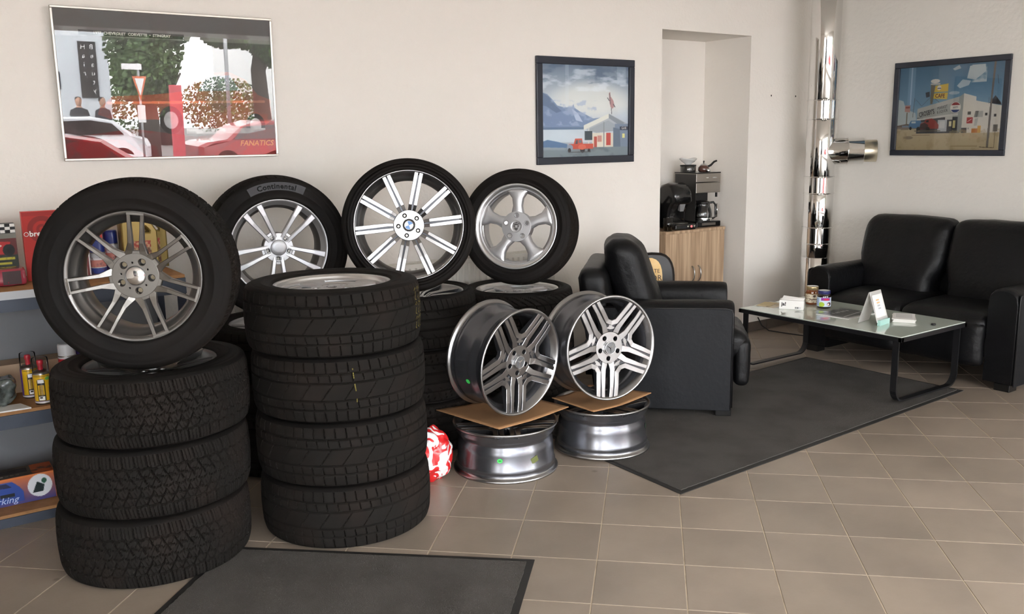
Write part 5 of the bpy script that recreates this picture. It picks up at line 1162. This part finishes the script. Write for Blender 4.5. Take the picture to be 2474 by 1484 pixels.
# pod machine
pm = empty('pod_coffee_machine', (5.105, 5.075, ch_ + .0005), (0, 0, -10 * D2R)); tag(pm, 'black rounded pod coffee machine with silver spouts, left of the filter machine', 'coffee machine')
prof = [(.12, .022), (.14, .06), (.135, .16), (.10, .27), (.05, .325), (-.02, .34), (-.075, .325), (-.105, .28), (-.115, .225), (-.075, .20), (-.045, .16), (-.03, .10), (-.03, .045), (.0, .022)]
me = plate([prof], .17, .02, 'body'); me.materials.clear(); me.materials.append(M_bp); o = link('body', me, None, pm); put(o, face_mat((0, 0, 0), (0, 1, 0), (0, 0, 1)))
for f in o.data.polygons: f.use_smooth = True
b = MB(); b.box(-.10, .10, -.17, .05, 0, .048, bev=.012); bs = b.build('drip_base', M_bp, pm); b = MB(); b.lathe([(0, .0485), (.062, .0485), (.062, .05), (.058, .0515), (0, .0515)], 32, M=Matrix.Translation((0, -.09, 0))); b.build('cup_plate', M_ss, bs)
for k, mm in enumerate((M_ss, mat('red_button', rgb(190, 60, 60), .4, emit=(.9, .2, .2, .6)), M_ss)):
    b = MB(); b.lathe([(0, .003), (.009 if k == 1 else .006, .003), (.009, 0)], 16, M=face_mat((.02 + .03 * k, -.1712, .026), (1, 0, 0), (0, 0, 1))); b.build('button', mm, bs)
M_sg = mat('silver_plastic', rgb(150, 150, 150), .4, metal=.4)
b = MB(); b.prism([(-.034, 0), (.03, 0), (.026, .085), (-.026, .085)], 0, .012, M=face_mat((.02, -.108, .235), (1, 0, 0), (0, .38, 1))); b.build('lever', M_sg, pm)
b = MB(); b.prism([(-.028, .075), (.03, .075), (.02, 0), (-.012, 0)], 0, .03, M=face_mat((.01, -.062, .145), (1, 0, 0), (0, -.25, 1))); b.box(-.03, .035, -.10, -.06, .205, .222, bev=.004); b.build('spout', M_sg, pm)
# tumbler, kettle
b = MB(); b.lathe([(0, .004), (.030, .004), (.036, .10), (.038, .10), (.033, .0), (0, 0)], 28); tag(b.build('tumbler', glass_mat('smoky_glass', (.55, .55, .55), 1.6), loc=(4.925, 4.955, ch_ + .0008)), 'upside-down smoky glass tumbler at the left front of the oak cabinet', 'glass')
kt = empty('kettle', (4.955, 5.20, ch_ + .0005)); tag(kt, 'black kettle half hidden behind the left edge of the niche', 'kettle')
b = MB(); b.lathe([(0, 0), (.075, 0), (.078, .02), (.072, .09), (.06, .17), (.052, .19), (0, .198)], 32); b.build('body', M_bp, kt); b = MB(); b.tube([(-.02, -.05, .17), (-.0, -.085, .235), (.02, -.09, .25), (.05, -.07, .2), (.055, -.06, .13)], .011, 10); b.build('handle', M_bp, kt)
# bowl on a dark tin, and a teapot, on top of the filter machine
zt_ = ch_ + .4345
tin = empty('glass_canister', (5.305, 5.12, zt_)); tag(tin, 'low dark glass canister under the white bowl on the filter machine', 'canister'); b = MB(); b.lathe([(0, 0), (.06, 0), (.062, .005), (.062, .05), (.058, .055), (0, .055)], 32); b.build('jar', mat('dark_glass', rgb(50, 50, 48), .1, coat=1), tin); b = MB(); b.lathe([(.0625, .046), (.064, .048), (.064, .058), (0, .058)], 32); b.build('rim_band', M_black, tin)
b = MB(); n = 40; rings = []
for r, z, wv_ in ((.0, .004, 0), (.024, .004, 0), (.026, .010, 0), (.05, .026, .002), (.068, .048, .010), (.070, .0485, .010), (.05, .030, .002), (.02, .014, 0), (.0, .012, 0)):
    rings.append([b.bm.verts.new(((r + 1e-5) * math.cos(2 * PI * k / n), (r + 1e-5) * math.sin(2 * PI * k / n), z + wv_ * math.cos(4 * PI * k / n))) for k in range(n)])
for i in range(len(rings) - 1):
    for k in range(n): b.face((rings[i][k], rings[i][(k + 1) % n], rings[i + 1][(k + 1) % n], rings[i + 1][k]), 0, True)
tag(b.build('bowl', mat('white_porcelain', rgb(228, 228, 226), .2, coat=.5), loc=(5.305, 5.12, zt_ + .0560)), 'small white wavy-rimmed bowl on the dark canister on top of the filter machine', 'bowl')
tp_ = empty('teapot', (5.415, 5.055, zt_)); tag(tp_, 'small glass and chrome teapot with a black handle on top of the filter machine', 'teapot')
b = MB(); b.lathe([(0, 0), (.038, 0), (.046, .014), (.044, .036), (.030, .052)], 32); b.build('body', mat('tea_glass', rgb(84, 58, 50), .1, coat=1), tp_); b = MB(); b.lathe([(.031, .050), (.030, .056), (.020, .066), (.006, .070), (0, .07)], 24); b.build('lid', M_chrome, tp_)
b = MB(); b.lathe([(.004, .069), (.004, .078), (.007, .082), (.004, .088), (0, .089)], 12); b.build('knob', M_black, tp_); b = MB(); b.tube([(.036, -.01, .04), (.06, -.02, .052), (.085, -.03, .078), (.11, -.035, .086)], [.009, .009, .008, .007], 10); b.build('handle', M_black, tp_); b = MB(); b.lathe([(.016, 0), (.018, .003), (.018, .024), (.016, .026)], 20, M=Matrix.Translation((-.005, -.052, 0))); b.build('cup_ring', M_chrome, tp_)
# ice-cream display behind the armchair
ds = empty('display_stand', (4.335, 4.56, 0), (0, 0, -36 * D2R)); tag(ds, 'rounded orange advertising panel in a black shell behind the armchair', 'display')
def egg(s, n=28): 
    return [(s * .128 * math.copysign(abs(math.cos(t)) ** .62, math.cos(t)) * (1 + .08 * math.sin(t)), .575 + s * .20 * math.copysign(abs(math.sin(t)) ** .72, math.sin(t))) for t in [2 * PI * k / n for k in range(n)]]
FM = face_mat((0, 0, 0), (1, 0, 0), (0, .16, 1))
me = plate([egg(1.12)], .12, .02, 'shell'); me.materials.clear(); me.materials.append(mat('brown_black_shell', rgb(30, 24, 22), .4)); o = link('shell', me, None, ds); put(o, FM @ Matrix.Translation((.055, -.01, -.075)))
a = Art(80, 90, (226, 170, 70)); a.grad((216, 146, 44), (240, 205, 130)); a.ell(.5, .6, .4, .32, (246, 226, 176), .8, .8)
b = MB(); b.prism([(x, y) for x, y in egg(.97)], -.002, .004, M=FM); pn = b.build('panel', mat('orange_panel', rgb(228, 176, 84), .35, noise_col=(4, rgb(242, 212, 150), .9)), ds)
M_pr = mat('brown_letters', rgb(84, 56, 34), .6)
for tx, sz, x, y in (('by', .018, .035, .705), ('CARTE', .040, .045, .672), ("D'OR", .056, .055, .622)): lettering(tx, sz, M_pr, pn, FM @ Matrix.Translation((x, y, .0046)))
b = MB(); b.box(-.12, .18, .0, .16, 0, .40, bev=.01); b.build('stand_body', MATS['brown_black_shell'], ds)

# ---------------------------------------------------------------- the street outside (it shows in the poster's glass)
M_asph = mat('asphalt', rgb(120, 118, 116), .9); M_fac = mat('pale_facade', rgb(208, 214, 220), .8); M_sign = mat('sign_black', rgb(30, 30, 32), .5)
b = MB(); b.box(-20, 34, -45, WY - .2, -.12, -.02); tag(b.build('street', M_asph), kind='structure')
bd_ = empty('salon_building', (.0, -21.5, -.02)); tag(bd_, 'pale corner building across the street with a black vertical sign', 'building')
b = MB(); b.box(-10, 5.95, -.3, 1.5, 0, 9); b.build('wall', M_fac, bd_); b = MB(); b.box(5.14, 5.62, 1.5, 1.54, 1.76, 3.38); sg_ = b.build('sign_board', M_sign, bd_)
for col_, x in (('Beauty', 5.50), ('Hair', 5.27)):
    for k, ch2 in enumerate(col_): lettering(ch2, .20, M_whitee, sg_, face_mat((x, 1.545, 3.22 - .25 * k), (-1, 0, 0), (0, 0, 1)))
b = MB(); b.box(3.9, 4.6, 1.5, 1.52, 2.0, 2.5); b.build('window', M_post, bd_)
b = MB(); b.box(0, 6, -1, 5, 0, 8); w_b = b.build('wall', mat('white_facade', rgb(222, 222, 220), .8), None, loc=(13.2, -32.5, -.02)); w_b.name = 'corner_house'; tag(w_b, 'white house at the far end of the street', 'building')
M_bark = mat('bark', rgb(66, 60, 54), .9, bump=(14, .8)); M_leaf = mat('leaves', rgb(84, 112, 58), .6, noise_col=(2, rgb(48, 72, 40), .9))
def tree(x, y, r, h, crown, nl, label, seed):
    rg = random.Random(seed); t = empty('street_tree', (x, y, -.02)); tag(t, label, 'tree'); b = MB(); b.tube([(0, 0, 0), (.04, 0, 1.2), (-.05, .02, 2.6), (.05, 0, h)], [r * 1.15, r, r * .85, r * .6], 14)
    for k in range(5): a = k * 1.26; b.tube([(0, 0, h * .7 + .2 * k), (math.cos(a) * .6, math.sin(a) * .6, h + .3)], [r * .35, r * .12], 8)
    b.build('trunk', M_bark, t); vs, fs = [], []
    for k in range(nl):
        c, s = rg.choice(crown); u = Vector((rg.gauss(0, 1), rg.gauss(0, 1), rg.gauss(0, 1))).normalized() * rg.random() ** .4; p = Vector(c) + Vector((u.x * s[0], u.y * s[1], u.z * s[2]))
        a = Vector((rg.gauss(0, 1), rg.gauss(0, 1), rg.gauss(0, 1))).normalized(); d = a.orthogonal().normalized() * .075; e = a.cross(d).normalized() * .05
        n0 = len(vs); vs += [p - d, p - e, p + d, p + e]; fs.append((n0, n0 + 1, n0 + 2, n0 + 3))
    me = grid_mesh('foliage', [tuple(v) for v in vs], fs); me.materials.append(M_leaf); tag(link('foliage', me, None, t), kind='stuff'); return t
tree(6.0, -16, .27, 3.0, [((.0, .2, 3.3), (1.0, 1.0, 1.5)), ((.6, .3, 4.2), (.9, 1.0, 1.1)), ((.2, 0, 5.0), (1.2, 1.2, 1.0)), ((-.1, .4, 2.4), (.8, .7, .8))], 19000, 'thick dark street tree in the middle of the road view', 4)
tree(9.15, -16, .24, 3.4, [((.0, .1, 4.0), (1.45, 1.0, .9)), ((.8, .2, 3.6), (1.2, 1.0, 1.1)), ((-.9, 0, 3.55), (.7, .7, .4))], 15000, 'street tree on the right of the road view with a pale trunk', 5)
tree(9.2, -26.5, .3, 2.4, [((-1.8, 0, 1.9), (2.2, 1.5, 1.5)), ((2.2, 0, 1.5), (1.8, 1.5, 1.1))], 5000, 'lighter green tree far down the street', 6)
M_post_g = mat('galvanised_post', rgb(150, 152, 154), .5, metal=.5)
ys_ = empty('yield_sign', (4.26, -9, -.02)); tag(ys_, 'yield sign on a grey post with a street name plate', 'sign'); b = MB(); b.tube([(0, 0, 0), (0, 0, 2.46)], .022, 10); b.build('post', M_post_g, ys_)
b = MB(); b.prism([(-.13, .22), (.13, .22), (0, -.24)], 0, .01, M=face_mat((0, .04, 2.0), (-1, 0, 0), (0, 0, 1))); b.build('red_border', mat('sign_orange_red', rgb(206, 110, 70), .5), ys_); b = MB(); b.prism([(-.085, .18), (.085, .18), (0, -.15)], .010, .014, M=face_mat((0, .04, 2.0), (-1, 0, 0), (0, 0, 1))); b.build('white_face', M_whitee, ys_)
b = MB(); b.box(-.30, .06, .02, .03, 2.34, 2.45); b.build('name_plate', M_whitee, ys_); b = MB(); b.box(-.07, .07, .03, .04, 1.35, 1.68); b.build('lower_plate', M_whitee, ys_)
b = MB(); b.tube([(0, 0, 0), (0, 0, 5)], .05, 12); tag(b.build('lamp_post', M_post_g, loc=(7.57, -14, -.02)), 'grey lamp post on the right of the road view', 'post')
def car(x, y, rz, L, Wd, H, m, label):
    t = empty('parked_car', (x, y, -.02), (0, 0, rz)); tag(t, label, 'car'); b = MB()
    pf = [(-.5, .30), (-.5, .55), (-.44, .62), (-.30, .66), (-.20, .90), (-.08, .99), (.14, 1.0), (.28, .93), (.40, .68), (.48, .62), (.5, .50), (.5, .30), (.40, .16), (-.40, .16)]
    rings = []
    for s, k, ky in ((-1, .93, .97), (-.86, .99, 1), (0, 1, 1), (.86, .99, 1), (1, .93, .97)):
        rings.append([b.bm.verts.new((px * L * k, s * Wd / 2 * (1 if pz < .66 else .84), pz * H * ky)) for px, pz in pf])
    for i in range(4):
        for j in range(len(pf)): jn = (j + 1) % len(pf); b.face((rings[i][j], rings[i][jn], rings[i + 1][jn], rings[i + 1][j]), 0, False)
    b.face(rings[0][::-1]); b.face(rings[-1]); b.build('body', m, t)
    b = MB()
    for s in (-1, 1): b.prism([(-.26 * L, .67 * H), (-.19 * L, .90 * H), (.13 * L, .94 * H), (.26 * L, .88 * H), (.33 * L, .69 * H)], s * Wd * .43 - .01, s * Wd * .43 + .01, M=Matrix(((1, 0, 0, 0), (0, 0, 1, 0), (0, 1, 0, 0), (0, 0, 0, 1))))
    b.build('side_windows', M_jglass, t)
    for px, s in ((-.31, 1), (.31, 1), (-.31, -1), (.31, -1)):
        b = MB(); Mx = Matrix.Translation((px * L, s * Wd * .43, .31)) @ Matrix.Rotation(PI / 2, 4, 'X'); b.lathe([(0, -.09), (.2, -.09), (.30, -.1), (.31, -.06), (.31, .06), (.30, .1), (.2, .09), (0, .09)], 28, M=Mx); b.build('road_wheel', M_rubber, t)
M_carr = mat('red_car_paint', rgb(140, 26, 30), .3, coat=.6); M_carw = mat('silver_car_paint', rgb(206, 208, 212), .2, coat=1); M_card_ = mat('dark_red_paint', rgb(120, 26, 30), .25, coat=1)
car(2.05, -7.4, .05, 3.9, 1.75, 1.22, M_card_, 'dark red car parked right outside the window')
car(3.8, -14.6, .1, 3.6, 1.7, 1.35, M_carw, 'silver car parked by the thick tree')
car(7.9, -12.6, .0, 3.6, 1.7, 1.30, M_carr, 'bright red car parked on the right of the road view')
b = MB(); b.box(-.13, .13, -.06, .06, .4, 2.1, bev=.01); b.box(-.16, .16, -.1, .1, 0, .4); tag(b.build('fuel_pillar', mat('signal_red', rgb(190, 70, 80), .5), loc=(5.72, -12.0, -.02)), 'narrow red pillar on the pavement', 'pillar')
M_skin = mat('skin', rgb(196, 150, 126), .6); M_hair = mat('dark_hair', rgb(40, 32, 28), .8)
def person(x, y, rz, coat, legs, label):
    t = empty('person', (x, y, -.02), (0, 0, rz)); tag(t, label, 'person')
    vs = [(0, 0, .95), (0, 0, 1.15), (0, .01, 1.38), (0, .0, 1.50), (0, -.01, 1.60), (.19, 0, 1.42), (.24, -.02, 1.14), (.20, -.16, .98), (-.19, 0, 1.42), (-.24, -.02, 1.14), (-.20, -.16, .98), (.10, 0, .90), (.11, -.02, .50), (.11, .02, .07), (.11, -.12, .04), (-.10, 0, .90), (-.11, -.02, .50), (-.11, .02, .07), (-.11, -.12, .04), (.17, -.24, .97), (-.17, -.24, .97)]
    es = [(0, 1), (1, 2), (2, 3), (3, 4), (2, 5), (5, 6), (6, 7), (7, 19), (2, 8), (8, 9), (9, 10), (10, 20), (0, 11), (11, 12), (12, 13), (13, 14), (0, 15), (15, 16), (16, 17), (17, 18)]
    rr = [.15, .15, .17, .07, .065, .065, .048, .035, .065, .048, .035, .10, .07, .05, .045, .10, .07, .05, .045, .03, .03]
    me = bpy.data.meshes.new('body'); me.from_pydata(vs, es, []); o = bpy.data.objects.new('tmp', me); COL.objects.link(o); o.modifiers.new('s', 'SKIN'); sd = o.modifiers.new('u', 'SUBSURF'); sd.levels = 1
    for i, r in enumerate(rr): me.skin_vertices[0].data[i].radius = (r, r * .8)
    me.skin_vertices[0].data[0].use_root = True
    dg = bpy.context.evaluated_depsgraph_get(); dg.update(); m2 = bpy.data.meshes.new_from_object(o.evaluated_get(dg)); bpy.data.objects.remove(o); m2.materials.clear()
    for m in (coat, legs, M_skin): m2.materials.append(m)
    for f in m2.polygons: f.use_smooth = True; z = f.center.z; f.material_index = 2 if (z > 1.5 or f.center.y < -.2) else (0 if z > .9 else 1)
    link('body', m2, None, t)
    b = MB(); b.lathe([(0, -.12), (.05, -.11), (.075, -.05), (.085, .02), (.078, .08), (.045, .12), (0, .13)], 20, M=Matrix.Translation((0, -.01, 1.66))); b.lathe([(0, 0), (.012, -.005), (.014, -.02), (0, -.03)], 8, M=Matrix.Translation((0, -.095, 1.67))); hd_ = b.build('head', M_skin, t)
    b = MB(); b.lathe([(.088, .02), (.085, .085), (.05, .128), (0, .138)], 20, M=Matrix.Translation((0, .008, 1.665))); b.build('hair', M_hair, t)
person(4.62, -17.6, PI, mat('dark_jacket', rgb(44, 46, 54), .8), mat('blue_jeans', rgb(70, 88, 120), .8), 'person in dark jacket and jeans standing outside, nearer the building')
person(5.22, -17.6, PI - .5, MATS['dark_jacket'], MATS['blue_jeans'], 'person in dark jacket turned towards a companion, standing outside')
bpy.context.view_layer.update()
